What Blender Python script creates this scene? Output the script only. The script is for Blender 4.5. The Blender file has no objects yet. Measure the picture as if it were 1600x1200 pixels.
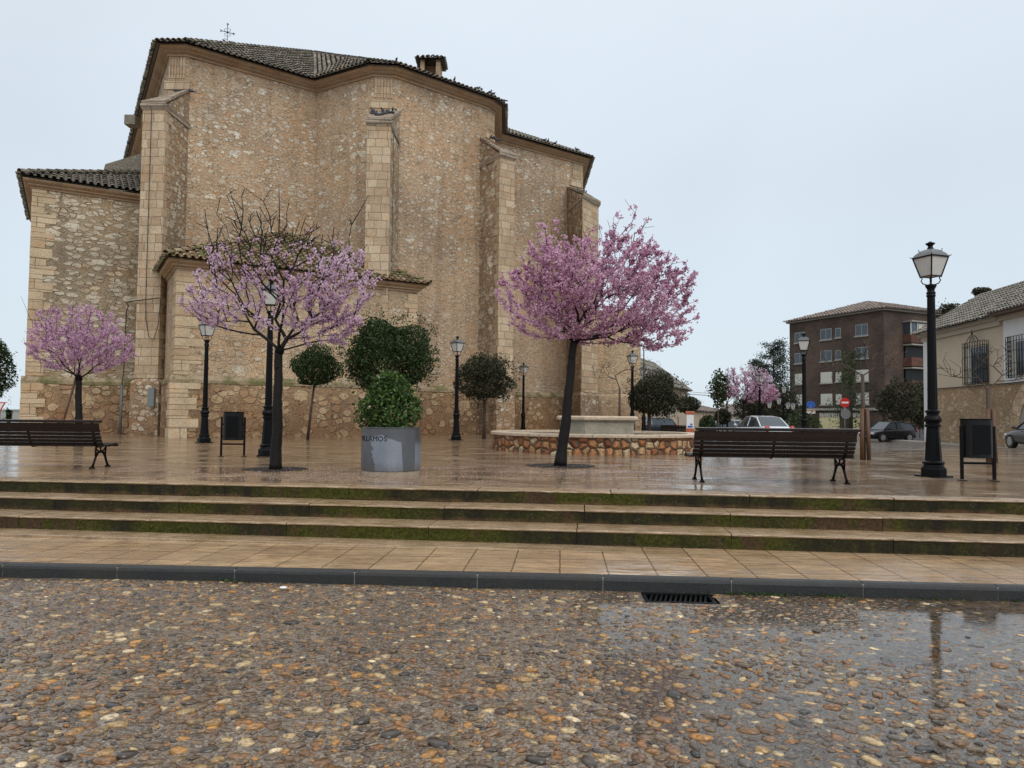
import bpy, math, random
import numpy as np
from math import sin, cos, pi, radians, sqrt, atan2
R = random.Random(7)
NR = np.random.default_rng(11)
S = bpy.context.scene
COL = S.collection

# ------------------------------------------------------------------ camera, sky, sun, exposure
PITCH, ROLL, EYE, FOC = radians(2.46), 0.0100, 0.95, 1150.0
cam = bpy.data.cameras.new('camera'); camo = bpy.data.objects.new('camera', cam); COL.objects.link(camo)
cam.sensor_width = 36.0; cam.lens = FOC/1600*36.0; cam.clip_start = 0.05; cam.clip_end = 3000
from mathutils import Matrix, Vector
camo.matrix_world = Matrix.Translation((0, 0, EYE)) @ Matrix.Rotation(pi/2+PITCH, 4, 'X') @ Matrix.Rotation(ROLL, 4, 'Z')
S.camera = camo
S.view_settings.view_transform = 'Standard'; S.view_settings.look = 'None'
S.view_settings.exposure = 0.10; S.view_settings.gamma = 1.0
S.cycles.max_bounces = 8; S.cycles.transparent_max_bounces = 12
S.cycles.use_denoising = True

W = bpy.data.worlds.new('World'); S.world = W; W.use_nodes = True
wn = W.node_tree; wn.nodes.clear()
def wnode(t, **k):
    n = wn.nodes.new(t)
    for a, b in k.items(): setattr(n, a, b)
    return n
wo = wnode('ShaderNodeOutputWorld'); bg = wnode('ShaderNodeBackground'); bg.inputs[1].default_value = 1.0
sky = wnode('ShaderNodeTexSky', sky_type='NISHITA'); sky.sun_disc = False
sky.sun_elevation = radians(43); sky.sun_rotation = radians(215)
skm = wnode('ShaderNodeVectorMath', operation='SCALE'); skm.inputs['Scale'].default_value = 0.10
wn.links.new(sky.outputs[0], skm.inputs[0])
tc = wnode('ShaderNodeTexCoord'); sx = wnode('ShaderNodeSeparateXYZ'); wn.links.new(tc.outputs['Generated'], sx.inputs[0])
nz = wnode('ShaderNodeTexNoise'); nz.inputs['Scale'].default_value = 1.6; nz.inputs['Detail'].default_value = 3; nz.inputs['Distortion'].default_value = 0.4; wn.links.new(tc.outputs['Generated'], nz.inputs[0])
rp = wnode('ShaderNodeValToRGB'); wn.links.new(sx.outputs['Z'], rp.inputs[0])
e = rp.color_ramp.elements
e[0].position = 0.0; e[0].color = (0.70, 0.79, 0.86, 1)
e[1].position = 1.0; e[1].color = (1.0, 1.0, 1.0, 1)
for p_, c_ in ((0.16, (0.68, 0.78, 0.86)), (0.30, (0.675, 0.755, 0.835)), (0.50, (0.735, 0.815, 0.895)), (0.62, (0.90, 0.96, 1.0))):
    q = e.new(p_); q.color = (*c_, 1)
# overcast: the zenith is brighter than the horizon
zm = wnode('ShaderNodeMapRange'); zm.inputs[1].default_value = 0.55; zm.inputs[2].default_value = 1.0; zm.inputs[3].default_value = 1.0; zm.inputs[4].default_value = 1.45
wn.links.new(sx.outputs['Z'], zm.inputs[0])
nm = wnode('ShaderNodeMapRange'); nm.inputs[3].default_value = 0.86; nm.inputs[4].default_value = 1.12; wn.links.new(nz.outputs[0], nm.inputs[0])
mm = wnode('ShaderNodeMath', operation='MULTIPLY'); wn.links.new(zm.outputs[0], mm.inputs[0]); wn.links.new(nm.outputs[0], mm.inputs[1])
vs = wnode('ShaderNodeVectorMath', operation='SCALE'); wn.links.new(rp.outputs[0], vs.inputs[0]); wn.links.new(mm.outputs[0], vs.inputs['Scale'])
mx = wnode('ShaderNodeMix', data_type='RGBA'); mx.inputs[0].default_value = 0.92
wn.links.new(skm.outputs[0], mx.inputs[6]); wn.links.new(vs.outputs[0], mx.inputs[7])
wn.links.new(mx.outputs[2], bg.inputs[0]); wn.links.new(bg.outputs[0], wo.inputs[0])

sun = bpy.data.lights.new('sun', 'SUN'); sun.energy = 1.2; sun.angle = radians(40); sun.color = (1, 0.97, 0.92)
suno = bpy.data.objects.new('sun', sun); COL.objects.link(suno)
# comes from behind and right of the camera, high
sd = Vector((-0.30, 0.68, -0.68)); suno.rotation_euler = sd.to_track_quat('-Z', 'Y').to_euler()

# ------------------------------------------------------------------ helpers
def at(u, v, Y):
    """point of the place seen at photo pixel (u, v), Y metres in front of the viewer"""
    a, b = u-800, 600-v
    x = a*cos(ROLL)-b*sin(ROLL); y = a*sin(ROLL)+b*cos(ROLL)
    d = (x, FOC*cos(PITCH)-y*sin(PITCH), FOC*sin(PITCH)+y*cos(PITCH)); k = Y/d[1]
    return (d[0]*k, Y, EYE+d[2]*k)
def ss(a, b, x):
    t = min(1, max(0, (x-a)/(b-a))); return t*t*(3-2*t)
def gz(x, y):                      # the square falls away towards the street behind on the right
    return -0.65*ss(15, 50, y)*ss(5, 15, x)
TH = radians(-6.0)                 # the steps run a little askew of the view
TH2 = radians(-3.9)                # and the kerb and street not quite parallel to them

def tag(o, label=None, cat=None, group=None, kind=None):
    if label: o['label'] = label
    if cat: o['category'] = cat
    if group: o['group'] = group
    if kind: o['kind'] = kind
    return o
def thing(name, label, cat, loc=(0, 0, 0), rotz=0, group=None):
    o = bpy.data.objects.new(name, None); COL.objects.link(o); o.empty_display_size = 0.3
    o.location = loc; o.rotation_euler = (0, 0, rotz)
    return tag(o, label, cat, group)
def copy_tree(o, parent=None):
    c = o.copy(); COL.objects.link(c); c.parent = parent
    for ch in KIDS.get(o.name, []):
        copy_tree(ch, c)
    return c
KIDS = {}
def np_obj(name, verts, faces, mat, parent=None, world=False, smooth=False, rnd=None, uv=None):
    verts = np.asarray(verts, dtype=np.float64).reshape(-1, 3)
    me = bpy.data.meshes.new(name)
    if isinstance(faces, np.ndarray):
        n, k = faces.shape
        me.vertices.add(len(verts)); me.vertices.foreach_set('co', verts.ravel())
        me.loops.add(n*k); me.loops.foreach_set('vertex_index', faces.ravel().astype(np.int32))
        me.polygons.add(n); me.polygons.foreach_set('loop_start', np.arange(0, n*k, k, dtype=np.int32))
        me.update(calc_edges=True)
    else:
        me.from_pydata([tuple(v) for v in verts], [], faces)
        me.update()
    np_ = len(me.polygons)
    if np_ < 60000:
        uvl = me.uv_layers.new(name='UVMap')
        if uv is not None:
            uvl.data.foreach_set('uv', np.asarray(uv, dtype=np.float32).ravel())
        else:
            nl = len(me.loops); li = np.empty(nl, np.int32); me.loops.foreach_get('vertex_index', li)
            nn = np.empty(np_*3, np.float32); me.polygons.foreach_get('normal', nn); nn = nn.reshape(-1, 3)
            lt = np.empty(np_, np.int32); me.polygons.foreach_get('loop_total', lt)
            N = np.repeat(nn, lt, axis=0); P = verts[li]
            hor = np.abs(N[:, 2]) > 0.8
            hl = np.maximum(np.hypot(N[:, 0], N[:, 1]), 1e-6)
            U = np.where(hor, P[:, 0], (-N[:, 1]*P[:, 0]+N[:, 0]*P[:, 1])/hl)
            V = np.where(hor, P[:, 1], P[:, 2])
            uvl.data.foreach_set('uv', np.stack([U, V], 1).astype(np.float32).ravel())
    if rnd is not None:
        at_ = me.attributes.new('rnd', 'FLOAT', 'FACE'); at_.data.foreach_set('value', np.asarray(rnd, np.float32))
    if smooth: me.polygons.foreach_set('use_smooth', np.ones(np_, bool))
    me.materials.append(mat)
    o = bpy.data.objects.new(name, me); COL.objects.link(o)
    if parent is not None:
        o.parent = parent; KIDS.setdefault(parent.name, []).append(o)
        if world and parent.type == 'EMPTY':
            o.location = -parent.location
    return o

class MB:
    def __init__(s): s.v = []; s.f = []; s.r = []; s.hr = False
    def add(s, vs, fs, r=None):
        n = len(s.v); s.v.extend(vs); s.f.extend([tuple(i+n for i in f) for f in fs])
        if r is None: r = R.random()
        s.r.extend([r]*len(fs)); return s
    def box(s, c, d, rz=0, r=None, taper=1.0):
        x, y, z = d[0]/2, d[1]/2, d[2]/2; vs = []
        for k, t in ((-z, 1), (z, taper)):
            for a, b in ((-x, -y), (x, -y), (x, y), (-x, y)):
                a *= t; b *= t
                vs.append((c[0]+a*cos(rz)-b*sin(rz), c[1]+a*sin(rz)+b*cos(rz), c[2]+k))
        return s.add(vs, [(0, 3, 2, 1), (4, 5, 6, 7), (0, 1, 5, 4), (1, 2, 6, 5), (2, 3, 7, 6), (3, 0, 4, 7)], r)
    def prism(s, pts, z0, z1, r=None):
        n = len(pts)
        z0f = z0 if callable(z0) else (lambda p: z0)
        z1f = z1 if callable(z1) else (lambda p: z1)
        vs = [(p[0], p[1], z0f(p)) for p in pts]+[(p[0], p[1], z1f(p)) for p in pts]
        fs = [tuple(range(n-1, -1, -1)), tuple(range(n, 2*n))]+[(i, (i+1) % n, n+(i+1) % n, n+i) for i in range(n)]
        return s.add(vs, fs, r)
    def tube(s, path, rad, n=8, r=None, cap=True):
        P = [Vector(p) for p in path]
        if not hasattr(rad, '__len__'): rad = [rad]*len(P)
        vs = []; fs = []; prev = None
        for i, p in enumerate(P):
            t = (P[min(i+1, len(P)-1)]-P[max(i-1, 0)])
            if t.length < 1e-9: t = Vector((0, 0, 1))
            t.normalize()
            if prev is None:
                a = t.orthogonal().normalized()
            else:
                a = (prev-t*prev.dot(t))
                a = a.normalized() if a.length > 1e-6 else t.orthogonal().normalized()
            prev = a; b = t.cross(a)
            for k in range(n):
                w = 2*pi*k/n; q = p+(a*cos(w)+b*sin(w))*rad[i]; vs.append((q.x, q.y, q.z))
        for i in range(len(P)-1):
            for k in range(n):
                k2 = (k+1) % n; fs.append((i*n+k, i*n+k2, (i+1)*n+k2, (i+1)*n+k))
        if cap:
            fs.append(tuple(range(n-1, -1, -1))); m = (len(P)-1)*n; fs.append(tuple(range(m, m+n)))
        return s.add(vs, fs, r)
    def lathe(s, prof, c=(0, 0, 0), n=20, rot=0, r=None):
        vs = []; fs = []
        for (ra, z) in prof:
            for k in range(n):
                w = 2*pi*k/n+rot; vs.append((c[0]+ra*cos(w), c[1]+ra*sin(w), c[2]+z))
        for i in range(len(prof)-1):
            for k in range(n):
                k2 = (k+1) % n; fs.append((i*n+k, i*n+k2, (i+1)*n+k2, (i+1)*n+k))
        fs.append(tuple(range(n-1, -1, -1))); m = (len(prof)-1)*n; fs.append(tuple(range(m, m+n)))
        return s.add(vs, fs, r)
    def rings(s, pts, prof, closed=True, cap=False, r=None):
        """sweep a (outset, z) profile round a footprint"""
        n = len(pts); vs = []; fs = []
        for d, z in prof:
            q = offset(pts, d, closed); vs += [(p[0], p[1], z) for p in q]
        for i in range(len(prof)-1):
            for k in range(n if closed else n-1):
                k2 = (k+1) % n; fs.append((i*n+k, i*n+k2, (i+1)*n+k2, (i+1)*n+k))
        if cap:
            m = (len(prof)-1)*n; fs.append(tuple(range(m, m+n)))
        return s.add(vs, fs, r)
    def ball(s, c, rad, n=10, m=6, r=None):
        prof = [(max(1e-3, sin(pi*i/m)), -cos(pi*i/m)) for i in range(m+1)]
        vs = []; fs = []
        for (ra, z) in prof:
            for k in range(n):
                w = 2*pi*k/n; vs.append((c[0]+ra*cos(w)*rad[0], c[1]+ra*sin(w)*rad[1], c[2]+z*rad[2]))
        for i in range(m):
            for k in range(n):
                k2 = (k+1) % n; fs.append((i*n+k, i*n+k2, (i+1)*n+k2, (i+1)*n+k))
        return s.add(vs, fs, r)
    def build(s, name, mat, parent=None, world=False, smooth=False, bevel=0, uv=None):
        o = np_obj(name, s.v, s.f, mat, parent, world, smooth, s.r, uv)
        if bevel:
            m = o.modifiers.new('bevel', 'BEVEL'); m.width = bevel; m.segments = 2; m.limit_method = 'ANGLE'
        return o

def offset(pts, d, closed=True):
    n = len(pts); out = []
    if d == 0: return [tuple(p[:2]) for p in pts]
    for i in range(n):
        p = Vector(pts[i][:2])
        a = Vector(pts[i-1][:2]) if (closed or i > 0) else None
        b = Vector(pts[(i+1) % n][:2]) if (closed or i < n-1) else None
        ns = []
        for q0, q1 in ((a, p), (p, b)):
            if q0 is None or q1 is None: continue
            e_ = (q1-q0).normalized(); ns.append(Vector((e_.y, -e_.x)))
        if len(ns) == 1: w = ns[0]*d
        else:
            m = ns[0]+ns[1]; w = m*(d*2/max(m.dot(m), 0.6))
        out.append((p.x+w.x, p.y+w.y))
    return out

# ------------------------------------------------------------------ materials
class Mat:
    def __init__(s, name, rough=0.6, spec=0.5):
        s.m = bpy.data.materials.new(name); s.m.use_nodes = True; s.nt = s.m.node_tree
        s.b = s.nt.nodes['Principled BSDF']; s.b.inputs['Roughness'].default_value = rough
        s.b.inputs['Specular IOR Level'].default_value = spec
        s._tc = None
    def n(s, t, **k):
        nd = s.nt.nodes.new(t)
        for a, b in k.items(): setattr(nd, a, b)
        return nd
    def l(s, a, b): s.nt.links.new(a, b); return s
    def setin(s, nd, key, val):
        if hasattr(val, 'is_linked') or isinstance(val, bpy.types.NodeSocket): s.l(val, nd.inputs[key])
        else: nd.inputs[key].default_value = val
    def co(s, kind='Object', scale=(1, 1, 1), rot=0.0):
        if s._tc is None: s._tc = s.n('ShaderNodeTexCoord')
        mp = s.n('ShaderNodeMapping'); mp.inputs['Scale'].default_value = scale; mp.inputs['Rotation'].default_value = (0, 0, rot)
        s.l(s._tc.outputs[kind], mp.inputs[0]); return mp.outputs[0]
    def noise(s, co, scale, detail=4, rough=0.55, dist=0.0):
        t = s.n('ShaderNodeTexNoise'); s.l(co, t.inputs['Vector']); t.inputs['Scale'].default_value = scale
        t.inputs['Detail'].default_value = detail; t.inputs['Roughness'].default_value = rough; t.inputs['Distortion'].default_value = dist
        return t.outputs['Fac']
    def vor(s, co, scale, feature='F1', out='Distance', rand=1.0):
        t = s.n('ShaderNodeTexVoronoi', feature=feature); s.l(co, t.inputs['Vector']); t.inputs['Scale'].default_value = scale
        t.inputs['Randomness'].default_value = rand
        return t.outputs[out]
    def ramp(s, fac, stops, const=False):
        t = s.n('ShaderNodeValToRGB'); s.l(fac, t.inputs[0]); cr = t.color_ramp
        if const: cr.interpolation = 'CONSTANT'
        while len(cr.elements) < len(stops): cr.elements.new(0.5)
        for el, (p, c) in zip(cr.elements, stops):
            el.position = p; el.color = (*c, 1) if len(c) == 3 else c
        return t.outputs[0]
    def rng(s, fac, a, b, c=0.0, d=1.0, smooth=False):
        t = s.n('ShaderNodeMapRange'); t.interpolation_type = 'SMOOTHSTEP' if smooth else 'LINEAR'
        s.l(fac, t.inputs[0])
        for i, v in enumerate((a, b, c, d)): t.inputs[i+1].default_value = v
        return t.outputs[0]
    def math(s, op, a, b=0.0, clamp=False):
        t = s.n('ShaderNodeMath', operation=op, use_clamp=clamp); s.setin(t, 0, a); s.setin(t, 1, b); return t.outputs[0]
    def mix(s, fac, a, b, mode='MIX'):
        t = s.n('ShaderNodeMix', data_type='RGBA', blend_type=mode); s.setin(t, 0, fac)
        s.setin(t, 6, (*a, 1) if isinstance(a, tuple) and len(a) == 3 else a)
        s.setin(t, 7, (*b, 1) if isinstance(b, tuple) and len(b) == 3 else b); return t.outputs[2]
    def bump(s, h, strength=0.4, dist=0.02, prev=None):
        t = s.n('ShaderNodeBump'); t.inputs['Strength'].default_value = strength; t.inputs['Distance'].default_value = dist
        s.l(h, t.inputs['Height'])
        if prev is not None: s.l(prev, t.inputs['Normal'])
        return t.outputs[0]
    def out(s, color=None, rough=None, normal=None):
        if color is not None: s.setin(s.b, 'Base Color', (*color, 1) if isinstance(color, tuple) and len(color) == 3 else color)
        if rough is not None: s.setin(s.b, 'Roughness', rough)
        if normal is not None: s.l(normal, s.b.inputs['Normal'])
        return s.m
    def sep(s, co):
        t = s.n('ShaderNodeSeparateXYZ'); s.l(co, t.inputs[0]); return t.outputs
    def attr(s, name='rnd'):
        t = s.n('ShaderNodeAttribute', attribute_name=name); return t.outputs['Fac']

def plain(name, col, rough=0.5, var=0.12, nscale=3.0, bump=0.0, bscale=30, metal=0.0, spec=0.5, coat=0.0):
    m = Mat(name, rough, spec); co = m.co()
    f = m.noise(co, nscale, 5)
    c = m.mix(f, tuple(x*(1-var) for x in col), tuple(min(1, x*(1+var)) for x in col))
    m.b.inputs['Metallic'].default_value = metal; m.b.inputs['Coat Weight'].default_value = coat
    r = m.rng(m.noise(co, nscale*4, 3), 0.3, 0.7, max(0.02, rough*0.8), min(1, rough*1.2))
    nrm = m.bump(m.noise(co, bscale, 4), bump, 0.01) if bump else None
    return m.out(c, r, nrm)

def rubble(name, mortar, stones, scale=3.0, dens=0.42, base=False, dark=1.0, stain=True, zsq=1.55, small=1.0, full=0.55, joint=0.45, plain_below=None):
    m = Mat(name, 0.85, 0.3); co = m.co()
    mp = m.n('ShaderNodeMapping'); mp.inputs['Scale'].default_value = (1, 1, zsq); m.l(co, mp.inputs[0])
    wob = m.n('ShaderNodeTexNoise'); m.l(mp.outputs[0], wob.inputs['Vector']); wob.inputs['Scale'].default_value = 4.5; wob.inputs['Detail'].default_value = 2
    wv = m.n('ShaderNodeVectorMath', operation='SCALE'); m.l(wob.outputs['Color'], wv.inputs[0]); wv.inputs['Scale'].default_value = 0.16
    av = m.n('ShaderNodeVectorMath', operation='ADD'); m.l(mp.outputs[0], av.inputs[0]); m.l(wv.outputs[0], av.inputs[1]); V = av.outputs[0]
    def layer(sc, th, soft):
        ed = m.vor(V, sc, 'DISTANCE_TO_EDGE'); cl = m.vor(V, sc, 'F1', 'Color')
        cs = m.sep(cl)
        on = m.math('GREATER_THAN', cs[0], th)
        f1 = m.vor(V, sc, 'F1')
        rad_ = m.math('ADD', 0.40, m.math('MULTIPLY', cs[2], 0.26))
        body = m.math('MULTIPLY', m.rng(m.math('SUBTRACT', rad_, f1), 0.0, soft*1.6, smooth=True), m.rng(ed, 0.012, 0.05))
        return m.math('MULTIPLY', on, body), cs[1]
    m1, c1 = layer(scale, 1-dens, 0.035)
    m2, c2 = layer(scale*2.3, 0.45, 0.05)
    m0, c0 = layer(scale*0.62, 0.86, 0.05)
    big = m.noise(co, 0.35, 4); med = m.noise(co, 1.3, 5); fine = m.noise(co, 14, 5, 0.65)
    mc = m.ramp(big, [(0.30, tuple(x*0.80 for x in mortar)), (0.5, mortar), (0.62, (mortar[0]*1.05, mortar[1]*0.97, mortar[2]*0.88)), (0.74, (mortar[0]*1.12, mortar[1]*1.1, mortar[2]*1.08))])
    mc = m.mix(m.rng(fine, 0.3, 0.7, 0.0, 1.0), m.mix(1.0, mc, (0.70, 0.68, 0.66), 'MULTIPLY'), m.mix(1.0, mc, (1.22, 1.2, 1.17), 'MULTIPLY'))
    sc1 = m.ramp(c1, stones); sc2 = m.ramp(c2, [(0.0, tuple(x*0.85 for x in mortar)), (0.5, tuple(min(1, x*1.16) for x in mortar)), (1.0, tuple(x*0.93 for x in stones[-2][1]))])
    grain = m.rng(m.noise(co, 22, 4, 0.7), 0.3, 0.7, 0.72, 1.18)
    g = m.n('ShaderNodeCombineXYZ'); [m.l(grain, g.inputs[i]) for i in range(3)]
    col = m.mix(m.math('MULTIPLY', m2, 0.75*small), mc, sc2)
    # patches where lime render still covers the stones
    keep = m.rng(m.noise(co, 0.55, 5, 0.6), 0.40, 0.56)
    m1k = m.math('MULTIPLY', m1, m.math('MAXIMUM', keep, full))
    if plain_below:    # lower wall is smoothly pointed up to an old repair line
        zz_ = m.sep(co)[2]; edge_ = m.math('ADD', zz_, m.rng(m.noise(co, 0.9, 4, 0.6), 0.3, 0.7, -0.5, 0.5))
        m1k = m.math('MULTIPLY', m1k, m.rng(edge_, plain_below-0.15, plain_below+0.15, 0.50, 1.0)); m0 = m.math('MULTIPLY', m0, m.rng(edge_, plain_below-0.15, plain_below+0.15, 0.25, 1.0))
    col = m.mix(m1k, col, sc1)
    ring = m.math('MULTIPLY', m.math('MULTIPLY', m1, m.math('SUBTRACT', 1.0, m1)), 1.5); col = m.mix(ring, col, m.mix(1.0, col, (0.52, 0.46, 0.42), 'MULTIPLY'))  # dark rim round each stone: crevice shade painted in, bump relief is weak
    col = m.mix(m0, col, m.ramp(c0, [(0, stones[1][1]), (1, stones[-2][1])]))
    drift = m.noise(co, 0.22, 3, 0.5); col = m.mix(1.0, col, m.ramp(drift, [(0.34, (0.84, 0.83, 0.82)), (0.5, (1, 1, 1)), (0.66, (1.14, 1.12, 1.08))]), 'MULTIPLY')
    col = m.mix(1.0, col, g.outputs[0], 'MULTIPLY')
    # tight dark crevices beside stones
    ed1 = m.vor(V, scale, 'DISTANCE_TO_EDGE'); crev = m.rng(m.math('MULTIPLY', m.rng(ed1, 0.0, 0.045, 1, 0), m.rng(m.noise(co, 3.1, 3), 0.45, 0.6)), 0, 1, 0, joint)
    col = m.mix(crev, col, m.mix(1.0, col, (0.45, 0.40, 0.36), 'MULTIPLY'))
    if stain:
        z = m.sep(co)[2]
        st = m.co(scale=(1.1, 1.1, 0.16)); sn = m.noise(st, 1.6, 5, 0.6)
        f = m.math('MULTIPLY', m.rng(sn, 0.50, 0.68), 0.42)
        col = m.mix(f, col, m.mix(1.0, col, (0.55, 0.50, 0.46), 'MULTIPLY'))
        og = m.rng(m.noise(co, 0.8, 4, 0.6, 0.5), 0.60, 0.72, 0, 0.40)
        col = m.mix(og, col, m.mix(1.0, col, (1.15, 0.80, 0.52), 'MULTIPLY'))
        # damp rising from the ground and grey weathering
        damp = m.math('MULTIPLY', m.rng(m.math('ADD', z, m.rng(med, 0.3, 0.7, -0.9, 0.9)), 2.3, 0.2, 0.0, 0.75), 1.0)
        col = m.mix(damp, col, m.mix(1.0, col, (0.60, 0.49, 0.42), 'MULTIPLY'))
    if dark != 1.0: col = m.mix(1.0, col, (dark, dark, dark), 'MULTIPLY')
    h = m.math('ADD', m.math('MULTIPLY', m1k, 1.0), m.math('ADD', m.math('MULTIPLY', m2, 0.35), m.math('MULTIPLY', fine, 0.5)))
    return m.out(col, m.rng(med, 0.3, 0.7, 0.75, 0.95), m.bump(h, 1.0, 0.08))

def ashlar(name, c1, c2, w=0.62, hgt=0.34, mort=(0.26, 0.19, 0.13), msize=0.012, dirt=0.5):
    m = Mat(name, 0.85, 0.3); co = m.co(); uv = m.co('UV')
    dd = m.n('ShaderNodeVectorMath', operation='SCALE'); nn = m.n('ShaderNodeTexNoise'); m.l(uv, nn.inputs['Vector']); nn.inputs['Scale'].default_value = 3
    m.l(nn.outputs['Color'], dd.inputs[0]); dd.inputs['Scale'].default_value = 0.05
    aa = m.n('ShaderNodeVectorMath', operation='ADD'); m.l(uv, aa.inputs[0]); m.l(dd.outputs[0], aa.inputs[1])
    b = m.n('ShaderNodeTexBrick'); m.l(aa.outputs[0], b.inputs['Vector'])
    b.inputs['Color1'].default_value = (*c1, 1); b.inputs['Color2'].default_value = (*c2, 1); b.inputs['Mortar'].default_value = (*mort, 1)
    b.inputs['Scale'].default_value = 1; b.inputs['Mortar Size'].default_value = msize; b.inputs['Brick Width'].default_value = w
    b.inputs['Row Height'].default_value = hgt; b.inputs['Mortar Smooth'].default_value = 0.3; b.inputs['Bias'].default_value = 0.0
    b.squash = 0.75; b.squash_frequency = 3; b.offset = 0.43
    fine = m.noise(co, 16, 6, 0.7); med = m.noise(co, 1.1, 5, 0.6)
    col = m.mix(1.0, b.outputs['Color'], m.ramp(fine, [(0.28, (0.62, 0.58, 0.54)), (0.5, (0.96, 0.95, 0.94)), (0.75, (1.14, 1.14, 1.14))]), 'MULTIPLY')
    col = m.mix(m.rng(med, 0.45, 0.7, 0, dirt), col, m.mix(1.0, col, (0.58, 0.53, 0.48), 'MULTIPLY'))
    col = m.mix(m.rng(m.noise(co, 2.3, 4), 0.52, 0.7, 0, 0.5), col, m.mix(1.0, col, (1.12, 0.84, 0.6), 'MULTIPLY'))
    h = m.math('ADD', m.math('MULTIPLY', b.outputs['Fac'], -1.0), m.math('MULTIPLY', fine, 0.6))
    return m.out(col, 0.85, m.bump(h, 0.7, 0.03))

def tilemat(name, stops, moss=(0.13, 0.14, 0.05), mossf=0.5):
    m = Mat(name, 0.75, 0.4); co = m.co(); a = m.attr()
    col = m.ramp(a, stops)
    f = m.noise(co, 9, 5, 0.7); col = m.mix(1.0, col, m.ramp(f, [(0.3, (0.5, 0.48, 0.46)), (0.7, (1.2, 1.2, 1.2))]), 'MULTIPLY')
    col = m.mix(m.math('MULTIPLY', m.rng(m.noise(co, 2.2, 5, 0.65), 0.45, 0.62), mossf), col, moss)
    col = m.mix(m.rng(m.noise(co, 14, 3, 0.6), 0.60, 0.68, 0, 0.75), col, (0.42, 0.41, 0.37))
    return m.out(col, 0.7, m.bump(f, 0.4, 0.02))

M = {}
ST = [(0.0, (0.42, 0.31, 0.20)), (0.25, (0.56, 0.44, 0.31)), (0.6, (0.66, 0.57, 0.44)), (0.85, (0.76, 0.70, 0.59)), (1.0, (0.46, 0.29, 0.17))]
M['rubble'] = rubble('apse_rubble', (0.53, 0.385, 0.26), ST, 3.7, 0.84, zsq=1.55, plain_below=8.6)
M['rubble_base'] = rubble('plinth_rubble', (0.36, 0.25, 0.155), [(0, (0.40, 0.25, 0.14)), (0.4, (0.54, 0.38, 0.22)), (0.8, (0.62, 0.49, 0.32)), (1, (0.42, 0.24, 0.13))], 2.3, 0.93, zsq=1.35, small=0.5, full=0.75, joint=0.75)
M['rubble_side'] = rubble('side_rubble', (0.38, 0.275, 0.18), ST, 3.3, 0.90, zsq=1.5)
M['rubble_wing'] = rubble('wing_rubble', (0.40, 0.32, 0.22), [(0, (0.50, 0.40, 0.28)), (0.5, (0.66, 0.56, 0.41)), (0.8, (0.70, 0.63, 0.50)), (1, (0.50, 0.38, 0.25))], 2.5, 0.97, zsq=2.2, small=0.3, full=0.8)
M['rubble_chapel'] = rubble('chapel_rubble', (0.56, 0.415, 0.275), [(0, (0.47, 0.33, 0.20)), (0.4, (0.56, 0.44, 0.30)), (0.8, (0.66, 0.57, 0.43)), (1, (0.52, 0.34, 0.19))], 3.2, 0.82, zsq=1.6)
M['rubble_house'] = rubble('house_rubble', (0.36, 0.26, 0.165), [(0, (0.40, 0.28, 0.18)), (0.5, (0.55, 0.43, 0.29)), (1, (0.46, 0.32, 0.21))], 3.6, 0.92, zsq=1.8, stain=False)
M['ashlar'] = ashlar('pale_ashlar', (0.60, 0.485, 0.34), (0.44, 0.32, 0.21), 0.55, 0.36)
M['ashlar_dark'] = ashlar('weathered_ashlar', (0.40, 0.32, 0.23), (0.31, 0.23, 0.16), 0.8, 0.4)
M['quoin'] = ashlar('quoin_stone', (0.62, 0.50, 0.34), (0.50, 0.365, 0.23), 3.0, 0.42, msize=0.014)
M['cornice'] = ashlar('cornice_stone', (0.46, 0.34, 0.225), (0.38, 0.27, 0.175), 1.1, 0.7, msize=0.008)
M['cap_stone'] = ashlar('cap_stone', (0.45, 0.38, 0.30), (0.34, 0.27, 0.21), 0.7, 0.16, mort=(0.12, 0.10, 0.08))
M['tile'] = tilemat('old_roof_tile', [(0, (0.07, 0.06, 0.05)), (0.4, (0.14, 0.115, 0.09)), (0.75, (0.23, 0.19, 0.15)), (1, (0.32, 0.28, 0.23))], mossf=0.3)
M['tile_moss'] = tilemat('mossy_roof_tile', [(0, (0.15, 0.09, 0.055)), (0.4, (0.27, 0.19, 0.11)), (0.8, (0.42, 0.33, 0.21)), (1, (0.30, 0.14, 0.08))], moss=(0.10, 0.125, 0.03), mossf=0.85)
M['tile_grey'] = tilemat('grey_roof_tile', [(0, (0.11, 0.10, 0.085)), (0.5, (0.19, 0.175, 0.15)), (1, (0.28, 0.25, 0.22))], mossf=0.2)
M['tile_red'] = tilemat('red_roof_tile', [(0, (0.15, 0.11, 0.095)), (0.5, (0.235, 0.175, 0.15)), (1, (0.32, 0.26, 0.23))], mossf=0.1)

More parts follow.
